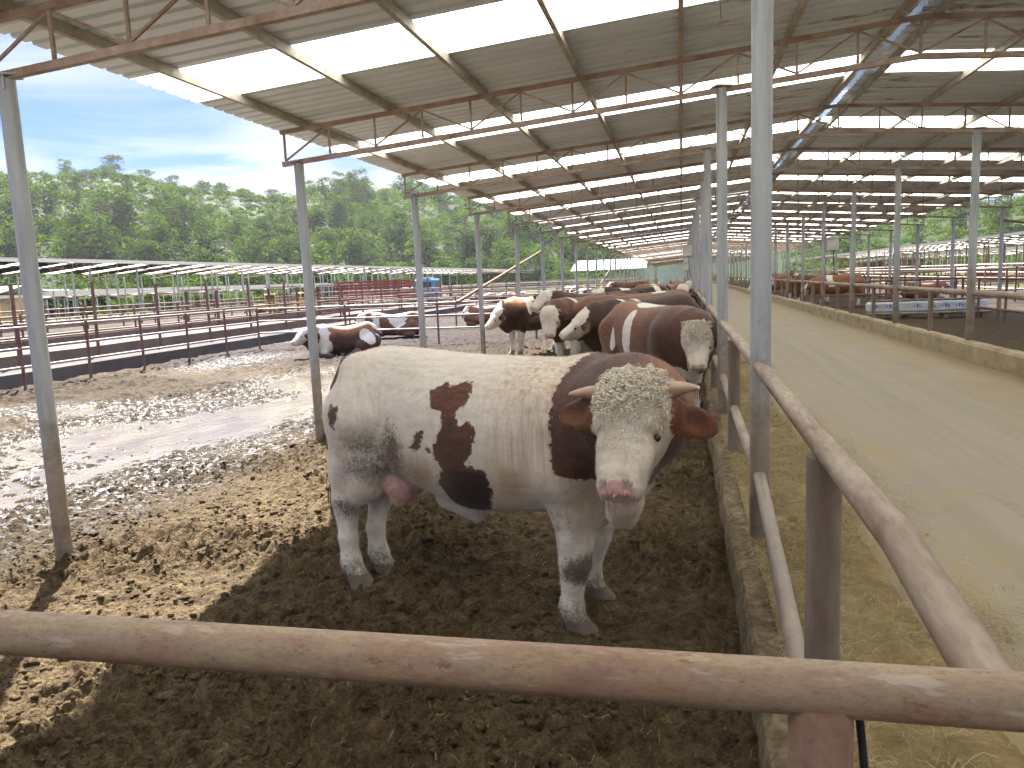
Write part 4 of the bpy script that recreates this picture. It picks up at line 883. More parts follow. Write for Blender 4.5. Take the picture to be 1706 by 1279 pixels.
# standing water
def water():
    th=np.linspace(0,2*math.pi,72,endpoint=False); V=[];F=[]
    for cx,cy,a,b in((-7.2,10.8,4.2,7.6),(-11.6,19,2.0,3.2)):
        k=len(V); V.append((cx,cy,-.205)); 
        for t_ in th: V.append((cx+a*math.cos(t_),cy+b*math.sin(t_),-.205))
        for i in range(72): F.append((k,k+1+i,k+1+(i+1)%72))
    tag(meshobj('puddle_water',V,F,M['water']),kind='structure')
water()
roadz=lambda x:np.interp(x,[.38,.95,1.02,2.5,3.9,4.05],[.195,.245,.295,.305,.315,.33])
ysr=np.concatenate([np.arange(-1,9,.05),np.arange(9,30,.3),np.geomspace(30,155,30)])
sheet_grid('feed_road',np.concatenate([np.linspace(.95,1.1,6),np.linspace(1.2,4.04,30)]),ysr,lambda x,y:roadz(x)-.004*(np.abs(((y+.6)/4.2)%1-.5)>.497)+.012*fbm(x*.8,y*.3,o=3)+.02*np.minimum(0,(x-1.06))*3*(.6+fbm(x*3,y*3)),'concrete','structure')
ysf=np.concatenate([np.arange(-1,2,.03),np.arange(2,9,.02),np.arange(9,20,.08),np.geomspace(20,155,40)])
def fodz(x,y):
    e=1.02+.16*fbm(y*.9,y*.1+3,o=3)+.22*sstep(4.5,2.5,y)*0
    h=.20+.055*(x-.4)/.6+.030*np.abs(perlin(x*5,y*5))+.018*np.abs(perlin(x*13,y*13))+.010*np.abs(perlin(x*29,y*29))+.04*np.clip(perlin(x*1.1+3,y*.9),0,1)
    return h-sstep(e-.12,e+.22,x)*.10
sheet_grid('fodder_strip',np.arange(.385,1.42,.017),ysf,fodz,'fodder','structure')
# loose hay stalks on and beside the fodder strip
def stalks(name,n,fx,zf,ln,w,hump=.02,mat='hay'):
    P=fx(n); n=len(P); a=RNG.uniform(0,math.pi*2,n); L=RNG.uniform(*ln,n); W=RNG.uniform(*w,n); d=np.stack([np.cos(a),np.sin(a)],1); s=np.stack([-d[:,1],d[:,0]],1)
    cv=RNG.normal(0,.25,n); V=np.zeros((n,6,3))
    for k,t_ in enumerate((-.5,0,.5)):
        q=P+d*(L*t_)[:,None]+s*(cv*L*(t_*t_))[:,None]; z=zf(q[:,0],q[:,1])
        zz=z+.004+RNG.uniform(0,hump,n)*(1.0 if k==1 else .5)
        V[:,k*2,:2]=q-s*W[:,None]/2;V[:,k*2+1,:2]=q+s*W[:,None]/2; V[:,k*2,2]=zz;V[:,k*2+1,2]=zz+W*.4
    i=np.arange(n)[:,None]*6; F=np.concatenate([i+[0,1,3,2],i+[2,3,5,4]]); tn=np.repeat(RNG.random(n),6)
    return tag(meshobj(name,V.reshape(-1,3),F,M[mat],None,False,dict(tone=tn)),kind='stuff')
def fx1(n):
    y=1.0+RNG.random(n*2)**1.7*13; x=.36+RNG.random(n*2)*1.15; k=RNG.random(n*2)<np.clip(.30+1.6*fbm(x*1.7,y*1.1+8,o=3),.02,1)*sstep(1.5,.9,x); return np.stack([x,y],1)[k][:n]
zr=lambda x,y:np.maximum(fodz(x,y),roadz(x)+.004)
stalks('hay',62000,fx1,zr,(.02,.085),(.0009,.0024),.026)
def fx2(n): y=1+RNG.random(n)**1.5*16; x=1.1+RNG.random(n)**2.2*2.9; return np.stack([x,y],1)
stalks('hay_litter',700,fx2,lambda x,y:roadz(x)+.012,(.015,.05),(.0012,.0025),.003)
def fx3(n): y=.9+RNG.random(n)**1.6*8; x=-.9+RNG.random(n)*1.15-RNG.random(n)**3*2.4; return np.stack([x,y],1)
stalks('straw_in_mud',1700,fx3,lambda x,y:gz(x,y)+.002,(.015,.05),(.001,.0022),.012)

def clods(n):
    t=(1+5**.5)/2; ico=np.array([(-1,t,0),(1,t,0),(-1,-t,0),(1,-t,0),(0,-1,t),(0,1,t),(0,-1,-t),(0,1,-t),(t,0,-1),(t,0,1),(-t,0,-1),(-t,0,1)]); ico/=np.linalg.norm(ico[0])
    T=np.array([(0,11,5),(0,5,1),(0,1,7),(0,7,10),(0,10,11),(1,5,9),(5,11,4),(11,10,2),(10,7,6),(7,1,8),(3,9,4),(3,4,2),(3,2,6),(3,6,8),(3,8,9),(4,9,5),(2,4,11),(6,2,10),(8,6,7),(9,8,1)])
    R=RNG; y=.75+R.random(n)**1.5*13; x=.24-R.random(n)**.8*(2.2+.75*y); k=(x>-10)&(R.random(n)<np.clip(.5+1.5*fbm(x*1.3,y*1.3,o=3),.05,1)*(1-.85*np.clip(pud(x,y)*1.3,0,1))*sstep(11,6,y)); x=x[k];y=y[k];n=len(x)
    s=np.exp(R.normal(math.log(.0095),.5,n)); s=np.clip(s,.004,.036)*(1+.02*y)
    P=ico[None]*R.uniform(.62,1.3,(n,12,1)); P*=np.stack([R.uniform(.8,1.3,n),R.uniform(.8,1.3,n),R.uniform(.45,.8,n)],1)[:,None]; a=R.uniform(0,6.28,n); c,q=np.cos(a)[:,None],np.sin(a)[:,None]
    P=np.stack([P[...,0]*c-P[...,1]*q,P[...,0]*q+P[...,1]*c,P[...,2]],-1)*s[:,None,None]+np.stack([x,y,gz(x,y)-s*.02],1)[:,None]
    F=(np.arange(n)[:,None,None]*12+T[None]).reshape(-1,3); z=np.zeros(n*12); w=np.repeat(np.clip(pud(x,y)*1.0-.1,0,1),12); so=np.repeat(sstep(-3.6,-5.2,x)*.9,12)  # clods past the eave take the same painted darkening as the sunlit yard
    tag(meshobj('mud_clods',P.reshape(-1,3),F,M['mud'],None,True,dict(wet=w,dry_lift=z,far=z,grass=z,sun_dim=so)),kind='stuff')
clods(52000)
# ------------------------------------------------------------------ camera (solved from the vanishing points of the shed)
def camera():
    f=1270.;cx,cy=853.,639.5; dY=nrm((1135-cx,455-cy,f)); p2=np.array([1135-cx-1000,455-cy+41.5,f]); n=nrm(np.cross(dY,p2))
    if n[1]>0:n=-n
    dX=np.cross(dY,n); dX=dX if dX[0]>0 else -dX
    R=np.stack([dX,dY,n])                 # camera (right, down, forward) -> world
    cam=D.cameras.new('camera'); cam.sensor_width=36; cam.lens=36*f/1706; cam.clip_end=3000; cam.clip_start=.02
    o=D.objects.new('camera',cam); COL.objects.link(o)
    m=Matrix([[R[i][0],-R[i][1],-R[i][2],(0,0,1.75)[i]] for i in range(3)]+[[0,0,0,1]]); o.matrix_world=m; SC.camera=o
camera()
# ------------------------------------------------------------------ the herd
def coat_solid(extra=None,white=(),belly=.0):
    def f(V):
        x,y,z=V.T; n=.55*fbm(x*2.4+len(white),y*2.4,z*2.4,3)+.25*fbm(x*7,y*7,z*7,2)
        d=np.full(len(V),.5)
        for w in white:
            if w[0]=='ell': c,r=np.array(w[1]),np.array(w[2]); d=np.minimum(d,(np.linalg.norm((V-c)/r,axis=1)-1+n)*.25)
            if w[0]=='band': d=np.minimum(d,np.abs(x-w[1]-.25*(z-1))-w[2]+n*.12+np.where(z<w[3],.4,0))
        d=np.minimum(d,(z-(belly if belly else .0))*1.0+n*.5) if belly else d
        return d
    return f
def herd(name,label,hind,head_dir,spec,h=.022,group='cattle standing along the feed rail',cat='cow',z=None):
    o=cattle(name,label,spec,h,group,cat); gzv=float(base_z(np.array(hind[0]),np.array(hind[1]))) if z is None else z
    o.location=(hind[0],hind[1],gzv); o.rotation_euler=(0,0,math.atan2(head_dir[1],head_dir[0])); return o
def facing(head_dir,world):      # world vector into the animal's own axes
    d=nrm((*head_dir,0));l=np.array([-d[1],d[0],0]); w=np.array(world,float); return np.array([w@d,w@l,w[2]])
hd=nrm((.52,-.85))
herd('cow','brown and white cow lowering its curly cream face to the feed rail',(-.72,10.05),hd,dict(tone=.42,curls=650,hs=.88,head=(1.78,-.06,1.16),f=facing(hd,(.02,-.30,-.9)),n=facing(hd,(-.12,-.95,.3)),crest=-.05,brisket=1.6,earpatch=.2,
    coat=coat_solid(white=[('ell',(.72,-.33,1.05),(.11,.25,.34)),('ell',(.75,-.05,1.40),(.28,.14,.08)),('ell',(.25,-.3,.95),(.05,.2,.16)),('ell',(1.5,-.1,.5),(.3,.3,.22))],belly=.5),post=lambda V,hl,A:A.__setitem__('tone',np.interp(V[:,0]+.1*fbm(V[:,1]*4,V[:,2]*4,o=2),[1.0,1.25],[.48,.27])+.12*sstep(1.1,1.35,V[:,2])),eardir=((.35,.8,-.5),(.35,.8,-.5))))
hd=nrm((-.80,-.60))
herd('cow','dark brown cow with a cream face turned left in profile, middle of the herd',(.05,12.9),hd,dict(tone=.12,head=(1.86,.0,1.17),f=facing(hd,(-.78,-.12,-.62)),n=facing(hd,(-.5,-.30,.75)),earpatch=.3,
    coat=coat_solid(white=[('band',1.2,.05,.9),('band',.95,.035,1.0),('ell',(1.4,0,.5),(.35,.35,.22))],belly=.45)))
hd=nrm((-.42,-.90))
herd('cow','reddish brown cow facing the viewer, left of the cow in profile',(-1.55,15.6),hd,dict(tone=.38,head=(1.98,.02,1.20),f=facing(hd,(.05,-.35,-.9)),n=facing(hd,(-.05,-.95,.35)),horns=.1,
    coat=coat_solid(white=[('band',1.28,.04,1.15),('ell',(1.45,0,.45),(.3,.35,.25))],belly=.4)))
hd=nrm((-.62,-.78))
herd('cow','cow with back tinted sunlit orange, a dark chest and white face, leftmost of the herd',(-3.05,19.1),hd,dict(tone=.16,head=(1.98,.14,1.12),f=facing(hd,(-.55,-.25,-.75)),n=facing(hd,(-.75,-.6,.5)),post=lambda V,hl,A:A.__setitem__('tone',np.interp(V[:,2]+.12*fbm(V[:,0]*3,V[:,1]*3,o=2),[1.12,1.26],[.16,.9])),  # orange along the back is sunlight painted into the coat tone
    coat=coat_solid(white=[('ell',(1.2,.25,1.15),(.13,.2,.25)),('ell',(1.4,0,.35),(.25,.35,.35))],belly=.42)))
hd=nrm((-.93,-.36))
herd('cow','dark red cow standing broadside behind the cream-faced cows',(-1.05,17.6),hd,dict(tone=.2,head=(2.0,.0,1.42),f=facing(hd,(-.55,-.5,-.6)),n=facing(hd,(-.3,-.8,.5)),coat=coat_solid(white=[],belly=.35)),.026)
hd=nrm((-.97,-.2))
herd('cow','plain tan-brown cow standing broadside, the long back behind the brown and white cow',(.05,14.6),hd,dict(tone=.55,head=(1.98,.05,1.22),f=facing(hd,(-.7,-.1,-.65)),n=facing(hd,(-.55,-.3,.7)),whitehead=False,earpatch=.4,coat=coat_solid(white=[],belly=.35)),.024)
hd=nrm((-.9,-.4))
herd('cow','second tan-brown cow pressed close behind the long-backed one at the rail',(.05,16.2),hd,dict(tone=.46,head=(1.95,.1,1.2),f=facing(hd,(-.7,-.3,-.65)),n=facing(hd,(-.5,-.5,.6)),coat=coat_solid(white=[('ell',(.6,0,1.4),(.2,.3,.1))],belly=.35)),.026)
hd=nrm((-.85,-.5))
herd('cow','black and white cow in the second row down the feed rail',(-.55,23.2),hd,dict(tone=.0,head=(2.0,.0,1.35),f=facing(hd,(-.5,-.5,-.7)),n=facing(hd,(-.4,-.7,.5)),coat=coat_solid(white=[('band',1.2,.14,.3),('band',.2,.1,.3)],belly=.4)),.03)
hd=nrm((.35,-.93))
hA=herd('cow','cream-headed brown cow looking straight out of the far row',(-.6,25.5),hd,dict(tone=.4,head=(1.95,-.05,1.36),f=facing(hd,(.0,-.4,-.9)),n=facing(hd,(.0,-.95,.35)),coat=coat_solid(white=[('ell',(1.4,0,.4),(.3,.4,.3))],belly=.4)),.03)
hd=nrm((.9,-.4))
hB=herd('cow','orange-brown cow with its rump to the left in the far row',(-1.5,28),hd,dict(tone=.7,head=(1.95,0,1.0),f=(.5,0,-.85),n=(.85,0,.5),coat=coat_solid(white=[('band',1.0,.12,.9)],belly=.4)),.03)
LB=['pale-faced cow far down the rail, behind the far row','brown cow far down the rail beside the feed road','dark brown cow deep in the shed near the kerb','tan cow deep in the shed, away from the kerb','last brown cow one can make out down the shed']
for k,(x,y,r) in enumerate([(-.5,31,-2.2),(-.35,34,-1.2),(-.4,38,-.9),(-2.0,42,-2.6),(-.5,47,-1.4)]):
    o=dup(hA if k%2 else hB,None,(x,y,0),r); o['label']=LB[k]
def lay(label,loc,rz,tone,white,tonetop=None,head=(2.0,.15,1.25),f=(.75,.2,-.62),n=(.62,.1,.75),h=.03,group='cattle lying in the yards'):
    o=cattle('cow',label,dict(lying=True,tone=tone,head=head,f=f,n=n,coat=coat_solid(white=white),post=(lambda V,hl,A:A.__setitem__('tone',np.interp(V[:,2]+.12*fbm(V[:,0]*3,V[:,1]*3,o=2),[.55,.7],[tone,tonetop]))) if tonetop else None,tail=False),h,group); o.location=loc; o.rotation_euler=(0,0,rz); return o
l1=lay('resting brown and white cow lying left of the second shed post, nose to the left',(-8.75,20.6,-.16),math.radians(226),.15,[('ell',(.30,.35,.45),(.2,.25,.3)),('ell',(1.5,0,.4),(.22,.5,.6)),('ell',(-.05,0,.8),(.2,.3,.2))],.75,head=(1.98,.1,1.28))
l2=lay('white-patched cow lying behind the cross fence, facing the viewer',(-9.4,26.3,-.12),math.radians(188),.45,[('ell',(.6,.2,.7),(.36,.5,.35)),('ell',(1.45,0,.4),(.25,.5,.6))],.6,head=(1.9,.35,1.35),f=(.2,.5,-.85),n=(.3,.85,.35))
l3=lay('orange cow with a white back lying farthest off in the left yard',(-9.0,31.8,-.12),math.radians(5),.5,[('ell',(.9,0,.9),(.6,.3,.25)),('ell',(0,0,.5),(.2,.4,.4))],.8)
l4=lay('brown cow lying in the sunlit lane at right, white head turned right',(10.6,40,-.0),math.radians(20),.5,[('ell',(1.5,0,.4),(.2,.4,.4))],.7)
for k,(s,x,y,r,lb) in enumerate([(hB,7.2,34.5,2.9,'dark cow standing under the right roof behind the trough'),(hA,5.4,38.5,.3,'cow standing close to the right wall, far side of the road'),(hB,5.8,45,3.3,'brown cow deep in the right-hand pen'),(hA,7.4,52,-1.8,'pale-headed cow farthest back in the right-hand pen'),(hA,6.2,58,.4,'cow beyond the dividing fence in the right-hand pen')]):
    o=dup(s,None,(x,y,0.03),r); o['label']=lb; o['group']='cattle in the right pen'
FB=['small far cow lying left of the raking brace','far cow lying just right of the raking brace','pale far cow lying deep in the left yard','far brown cow lying by the farthest left cross fence','far cow lying at the outer edge of the left yard','distant cow lying alone near the far fence line','distant cow lying beside the shed post row','distant pale cow lying below the white-roofed shed']
for k,(x,y) in enumerate([(-10,52),(-7.5,56),(-13,64),(-9,70),(-17,62),(-12,88),(-7,90),(-14,100)]):
    o=dup((l2,l3,l1)[k%3],None,(x,y,-.15),k*1.7); o['label']=FB[k]; o['group']='far cattle resting in the left yard'
for k,(x,y,r,lb) in enumerate([(26,60,.2,'cattle beast standing at far right behind the pale rails'),(24,66,2.8,'white-headed cow far right below the red posts'),(28,72,.5,'distant brown cow under the right-hand shed')]):
    o=dup((hA,hB)[k%2],None,(x,y,-.1),r); o['label']=lb; o['group']='cattle under the right-hand sheds'
def mouthful():
    m=MB(); R=RNG
    for i in range(60):
        a=R.uniform(0,6.28); p=np.array([.205+R.normal(0,.022),8.03+R.normal(0,.02),.62]); q=p+[R.normal(0,.025),R.normal(0,.02),-R.uniform(.08,.19)]
        m.tube([p,(p+q)/2+R.normal(0,.008,3),q],.0028,4,False)
    tag(m.build('hay_mouthful',M['hay']),'wisp of hay hanging from the mouth of the curly-faced cow at the rail','hay')
mouthful()
# ------------------------------------------------------------------ hills, trees
AZ=[-75,-60,-50,-47,-45.3,-40.7,-39,-35.1,-31.5,-28.2,-27.3,-23.1,-18.8,-15,-10,-3,5,12,17.6,21,30,50,75]
EL=[6,6.6,7.0,7.2,7.25,7.3,7.5,6.4,6.0,5.6,5.9,6.1,5.7,5.5,5.0,4.4,3.6,3.1,3.1,3.3,3.6,4,4]
def hillz(x,y):
    r=np.hypot(x,y);az=np.degrees(np.arctan2(x,y)); e=np.interp(az,AZ,EL); r0=np.interp(az,[-75,-35,-10,10,40],[150,150,190,230,150]); r1=r0+130
    top=r1*np.tan(np.radians(e))+1.75; t=np.clip((r-r0)/(r1-r0),0,1.6); s=np.where(t<1,np.sin(t*math.pi/2)**1.15,1-(t-1)*.25)
    return -1.5+(top+1.5)*s+3.0*fbm(x*.02,y*.02,o=3)*np.minimum(t*2,1)*(t<1.0)
def hill():
    a=np.radians(np.linspace(-78,62,150)); r=np.linspace(120,420,70); A,Rr=np.meshgrid(a,r,indexing='ij'); x=(Rr*np.sin(A)).ravel();y=(Rr*np.cos(A)).ravel()
    i=np.arange(A.size).reshape(A.shape); F=np.stack([i[:-1,:-1],i[:-1,1:],i[1:,1:],i[1:,:-1]],-1).reshape(-1,4)
    t=NT('hill_scrub'); n=t.noise(.06,t.coord(),6,.6); n2=t.noise(.5,t.coord(),5,.65); c=t.ramp(n,[(.32,(.012,.026,.004)),(.5,(.020,.036,.006)),(.68,(.034,.042,.011))]); c=t.mix(t.mr(n2,.4,.7,0,.5),c,(.03,.048,.013)); M['hill']=t.done(t.pbsdf(c,.9,t.bump(n2,.6,.6),0,.1))
    tag(meshobj('hillside',np.stack([x,y,hillz(x,y)],1),F,M['hill'],None,True),kind='structure')
hill()
def mk_leaf():
    def leaf(nm,hues):
        t=NT(nm); oi=t.n('ShaderNodeObjectInfo'); n=t.noise(.9,t.coord(),3,.6); at=t.attr('tone')
        f=t.math('ADD',t.math('MULTIPLY',oi.outputs['Random'],.6),t.math('ADD',t.math('MULTIPLY',n,.25),t.math('MULTIPLY',at,.25)))
        c=t.ramp(f,[(.15,hues[0]),(.5,hues[1]),(.85,hues[2])])
        b=t.pbsdf(c,.85,None,0,.0); tr=t.n('ShaderNodeBsdfTranslucent'); t.set(tr.inputs[0],t.mix(.5,c,(.11,.17,.02))); mx=t.n('ShaderNodeMixShader'); mx.inputs[0].default_value=.38
        t.t.links.new(b.outputs[0],mx.inputs[1]); t.t.links.new(tr.outputs[0],mx.inputs[2]); M[nm]=t.done(mx)
    leaf('leaf_broad',((.012,.034,.004),(.030,.072,.006),(.068,.115,.009)))
    leaf('leaf_dark',((.010,.024,.007),(.017,.038,.010),(.028,.052,.012)))
    plain('bark',(.12,.09,.07),.9)
mk_leaf()
def tree_mesh(nm,H,Wd,nl,mat,leafs=.42,seed=0,shape=1.0,blobs=14):
    R=np.random.default_rng(seed); V=[];F=[];T=[];
    tr=MB(); tr.tube([(0,0,-1.0),(.06,0,H*.3),(.0,.1,H*.75)],[.035*H*.6,.024*H*.6,.008*H],7)
    for k in range(6):
        a=R.uniform(0,6.28);z0=H*R.uniform(.2,.5); tr.tube([(0,0,z0),(math.cos(a)*Wd*.28,math.sin(a)*Wd*.28,z0+H*.2),(math.cos(a)*Wd*.42,math.sin(a)*Wd*.42,z0+H*.32)],[.012*H,.008*H,.003*H],5)
    C=[]
    for k in range(blobs):
        t=R.random(); z=H*(.14+.78*t); rr=Wd*.5*math.sin(math.pi*min(1,.18+.80*(1-t)**shape))*R.uniform(.35,.95); a=R.uniform(0,6.28); C.append((rr*math.cos(a),rr*math.sin(a),z,Wd*R.uniform(.18,.30)))
    C.append((0,0,H*.88,Wd*.18)); C=np.array(C); w=C[:,3]**2; k=R.choice(len(C),nl,p=w/w.sum())
    d=R.normal(size=(nl,3)); d/=np.linalg.norm(d,axis=1)[:,None]; d[:,2]=np.where(d[:,2]<-.4,-d[:,2],d[:,2]); P=C[k,:3]+d*C[k,3:4]*R.uniform(.55,1.08,(nl,1))*np.array([1,1,.8])
    u=nrmrows(np.cross(d+R.normal(0,.6,(nl,3)),[.2,.3,.9])); v=nrmrows(np.cross(d+R.normal(0,.5,(nl,3)),u)); s=leafs*R.uniform(.55,1.2,(nl,1))
    Q=np.stack([P-u*s*.5,P+v*s*.32,P+u*s*.55,P-v*s*.32],1).reshape(-1,3); tone=np.repeat(R.random(nl)*.6+.4*R.random(len(C))[k],4)
    me=[tuple(i*4+j for j in range(4)) for i in range(nl)]
    return tr,Q,me,tone
def nrmrows(a): return a/(np.linalg.norm(a,axis=1)[:,None]+1e-9)
KINDS=[('broad_tree',8.5,6.2,900,'leaf_broad',1.0),('broad_tree',7.0,5.4,800,'leaf_broad',.8),('broad_tree',9.5,5.6,900,'leaf_broad',1.2),('dark_tree',7.5,6.4,950,'leaf_dark',.8),('slim_tree',9.5,3.6,650,'leaf_broad',1.5),('bushy_tree',4.6,5.2,700,'leaf_broad',.6)]
PROTO=[]
TL={'broad_tree':'green broadleaf tree in the wood on the hillside behind the far sheds','dark_tree':'dark rounded tree in the wood on the hillside','slim_tree':'slim pale-green tree standing up out of the hillside wood','bushy_tree':'low bushy tree on the hillside behind the far sheds'}
for i,(nm,H,Wd,nl,mt,shp) in enumerate(KINDS):
    tr,Q,F,tone=tree_mesh(nm,H,Wd,nl,mt,.62 if i!=4 else .5,50+i,shp,22)
    root=empty(nm,(0,0,0),0,TL[nm],'tree',{'broad_tree':'broadleaf trees on the hill','dark_tree':'dark trees on the hill','slim_tree':'slim trees on the hill','bushy_tree':'bushes on the hill'}[nm])
    tr.build('trunk',M['bark'],root); meshobj('crown',Q,F,M[mt],root,False,dict(tone=tone)); PROTO.append([root,False])
def put_tree(k,x,y,s,z=None,label=None):
    r,used=PROTO[k]; z=float(hillz(np.array(x),np.array(y))) if z is None else z
    if used or label: r=dup(r)
    else: PROTO[k][1]=True
    r.location=(x,y,z-.3); r.rotation_euler=(0,0,random.uniform(0,6.28)); r.scale=(s*random.uniform(.9,1.15),s*random.uniform(.9,1.15),s*random.uniform(.85,1.12))
    if label:
        r['label']=label
        if 'group' in r.keys(): del r['group']
    return r
def forest():
    # trees one can tell apart on the skyline
    for (az,rr,k,s,lb) in [(-41.9,276,0,.85,'loose round tree on the skyline at far left, just right of the first post'),(-39.0,278,3,1.1,'wide dark tree on the top of the hill, largest on the skyline'),(-37.2,277,3,.85,'second dark tree on the hilltop right of the widest one'),(-35.6,274,3,.7,'small dark round tree on the falling skyline'),(-33.6,270,5,1.1,'small bushy tree alone on the skyline above the second gap'),(-31.3,270,5,.9,'low bush on the low part of the skyline'),(-29.2,272,3,.8,'little dark tree where the skyline dips, left of the second post'),(-26.6,270,0,.9,'dense tree starting the right-hand ridge beside the second post')]:
        a=math.radians(az); put_tree(k,rr*math.sin(a),rr*math.cos(a),s,None,lb)
    n=0
    while n<262:
        az=random.uniform(-49,-4) if n<222 else random.uniform(9,27); a=math.radians(az)
        r0=float(np.interp(az,[-75,-35,-10,10,40],[150,150,190,230,150])); rr=r0-8+random.random()**1.15*136; x,y=rr*math.sin(a),rr*math.cos(a)
        open_=az<-29 and rr>r0+62
        if open_ and random.random()<.6: continue
        d=float(perlin(np.array(x*.03),np.array(y*.03)))
        k=random.choices(range(6),weights=[4,4,3,1.3+3*(d>.1),1.6,1.5])[0] if not open_ else random.choice([5,5,5,3])
        s=random.uniform(.75,1.2)*(.75 if open_ else 1); put_tree(k,x,y,s); n+=1
    # undergrowth and the wood between the trees, one mass
    NQ=[];NT_=[]; R=RNG
    nb=3300; az=np.where(R.random(nb)<.8,R.uniform(-52,-3,nb),R.uniform(7,29,nb)); a=np.radians(az); r0=np.interp(az,[-75,-35,-10,10,40],[150,150,190,230,150]); rr=r0-12+R.random(nb)**1.05*140
    x=rr*np.sin(a);y=rr*np.cos(a);op=(az<-29)&(rr>r0+58); sz=R.uniform(1.2,2.9,nb)*np.where(op,.62,1); keep=~op|(R.random(nb)<.92); x,y,sz=x[keep],y[keep],sz[keep]; z=hillz(x,y); nb=len(x)
    hgt=R.uniform(.3,2.6,nb)*sz*.8; per=72; d=R.normal(size=(nb,per,3)); d/=np.linalg.norm(d,axis=2)[...,None]; d[...,2]=np.abs(d[...,2])*1.0-.15
    P=np.stack([x,y,z+hgt*.55],1)[:,None]+d*np.stack([sz*1.15,sz*1.15,sz*.95],1)[:,None]*R.uniform(.6,1.05,(nb,per,1)); P=P.reshape(-1,3); dd=d.reshape(-1,3); N=len(P)
    u=nrmrows(np.cross(dd+R.normal(0,.6,(N,3)),[.2,.3,.9])); v=nrmrows(np.cross(dd+R.normal(0,.5,(N,3)),u)); s=.62*R.uniform(.55,1.25,(N,1))
    Q=np.stack([P-u*s*.5,P+v*s*.34,P+u*s*.55,P-v*s*.34],1).reshape(-1,3)
    tn=np.repeat(np.repeat(R.random(nb)*2.2-.3,per)*.8+R.random(N)*.5,4)
    tag(meshobj('woodland_undergrowth',Q,np.arange(N*4).reshape(-1,4),M['leaf_broad'],None,False,dict(tone=tn)),kind='stuff')
forest()
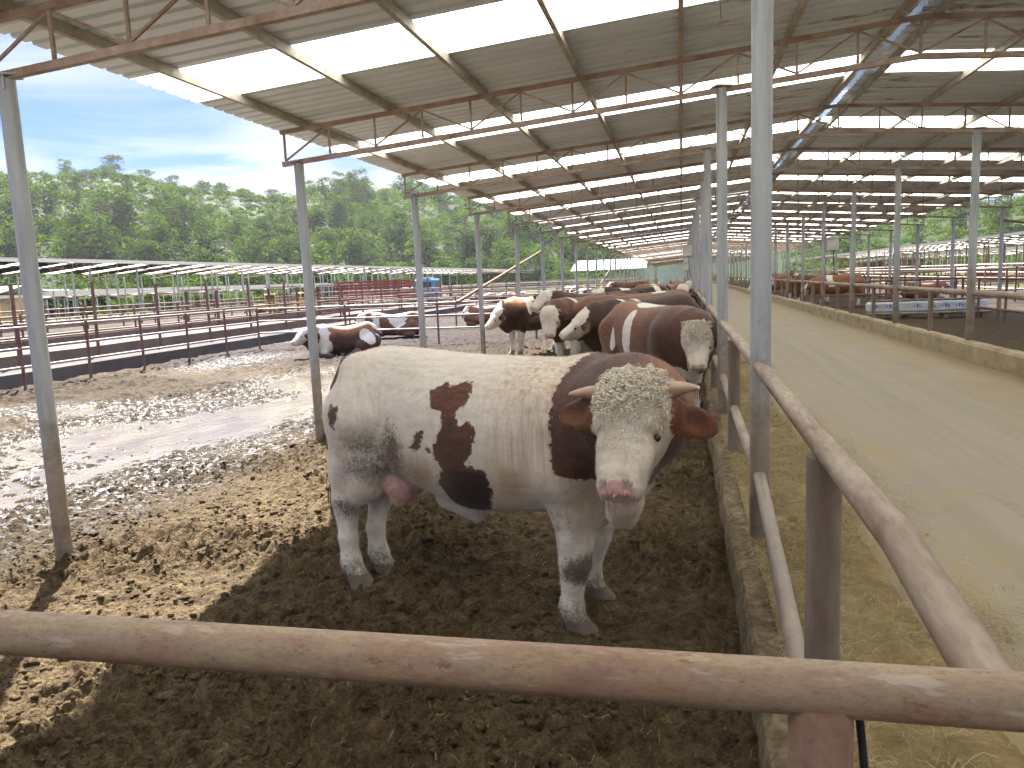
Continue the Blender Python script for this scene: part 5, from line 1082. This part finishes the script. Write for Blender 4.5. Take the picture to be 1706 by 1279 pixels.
# ------------------------------------------------------------------ sun and sky
SUN=nrm((-.56,.81,1.0))
def light():
    s=D.lights.new('sun','SUN'); s.energy=SUNE; s.angle=math.radians(.6); s.color=(1,.965,.91); o=D.objects.new('sun',s); COL.objects.link(o); o.rotation_euler=Vector(SUN).to_track_quat('Z','Y').to_euler(); o.location=(-30,40,50)
    w=D.worlds.new('World'); SC.world=w; w.use_nodes=True; t=w.node_tree; bg=t.nodes['Background']; bg.inputs[1].default_value=SKYE
    sk=t.nodes.new('ShaderNodeTexSky'); sk.sky_type='NISHITA'; sk.sun_disc=False; sk.sun_elevation=math.asin(SUN[2]); sk.sun_rotation=math.atan2(SUN[0],SUN[1]); sk.dust_density=.7; sk.air_density=1.0; sk.ozone_density=1.2
    L=t.links.new; tc=t.nodes.new('ShaderNodeTexCoord'); sp=t.nodes.new('ShaderNodeSeparateXYZ'); L(tc.outputs['Generated'],sp.inputs[0])
    mz=t.nodes.new('ShaderNodeMath'); mz.operation='MAXIMUM'; L(sp.outputs[2],mz.inputs[0]); mz.inputs[1].default_value=.0; az=t.nodes.new('ShaderNodeMath'); az.operation='ADD'; L(mz.outputs[0],az.inputs[0]); az.inputs[1].default_value=.16
    dx=t.nodes.new('ShaderNodeMath');dx.operation='DIVIDE';L(sp.outputs[0],dx.inputs[0]);L(az.outputs[0],dx.inputs[1]); dy=t.nodes.new('ShaderNodeMath');dy.operation='DIVIDE';L(sp.outputs[1],dy.inputs[0]);L(az.outputs[0],dy.inputs[1])
    cb=t.nodes.new('ShaderNodeCombineXYZ'); L(dx.outputs[0],cb.inputs[0]);L(dy.outputs[0],cb.inputs[1])
    n=t.nodes.new('ShaderNodeTexNoise'); n.inputs['Scale'].default_value=1.05; n.inputs['Detail'].default_value=7; n.inputs['Roughness'].default_value=.56; n.inputs['Distortion'].default_value=.5; L(cb.outputs[0],n.inputs['Vector'])
    rp=t.nodes.new('ShaderNodeMapRange'); L(n.outputs[0],rp.inputs[0]); rp.inputs[1].default_value=.43; rp.inputs[2].default_value=.58; rp.inputs[3].default_value=.06; rp.inputs[4].default_value=.92
    mx=t.nodes.new('ShaderNodeMix'); mx.data_type='RGBA'; L(rp.outputs[0],mx.inputs[0]); tm=t.nodes.new('ShaderNodeMix'); tm.data_type='RGBA'; tm.blend_type='MULTIPLY'; tm.inputs[0].default_value=1; L(sk.outputs[0],tm.inputs[6]); tm.inputs[7].default_value=(.050,.108,.265,1); L(tm.outputs[2],mx.inputs[6]); mx.inputs[7].default_value=(*CLOUD,1); zr=t.nodes.new('ShaderNodeMapRange'); zr.interpolation_type='SMOOTHSTEP'; L(sp.outputs[2],zr.inputs[0]); zr.inputs[1].default_value=.42; zr.inputs[2].default_value=.8; zr.inputs[3].default_value=1; zr.inputs[4].default_value=3.6; hi=t.nodes.new('ShaderNodeVectorMath'); hi.operation='SCALE'; L(mx.outputs[2],hi.inputs[0]); L(zr.outputs[0],hi.inputs['Scale']); L(hi.outputs[0],bg.inputs[0])  # sky high above the view brightened to throw more light into the shed
    SC.view_settings.view_transform='Standard'; SC.view_settings.look='None'; SC.view_settings.exposure=EXPO; SC.view_settings.gamma=1
    SC.cycles.max_bounces=8; SC.cycles.diffuse_bounces=5; SC.cycles.transmission_bounces=4; SC.cycles.transparent_max_bounces=6; SC.cycles.use_denoising=True; SC.cycles.sample_clamp_indirect=8
light()

def haze():
    lo=Vector((-640,-90,-3.4));hi=Vector((640,940,75)); c=(lo+hi)/2; m=MB(); m.box(c,hi-lo); o=m.build('haze',None)
    mt=D.materials.new('dusty_air'); mt.use_nodes=True; t=mt.node_tree; t.nodes.clear(); out=t.nodes.new('ShaderNodeOutputMaterial'); v=t.nodes.new('ShaderNodeVolumePrincipled')
    v.inputs['Color'].default_value=(.93,.96,1,1); v.inputs['Density'].default_value=HAZE; v.inputs['Anisotropy'].default_value=.45; t.links.new(v.outputs[0],out.inputs['Volume'])
    o.data.materials.append(mt); o['kind']='stuff'
if HAZE: haze()
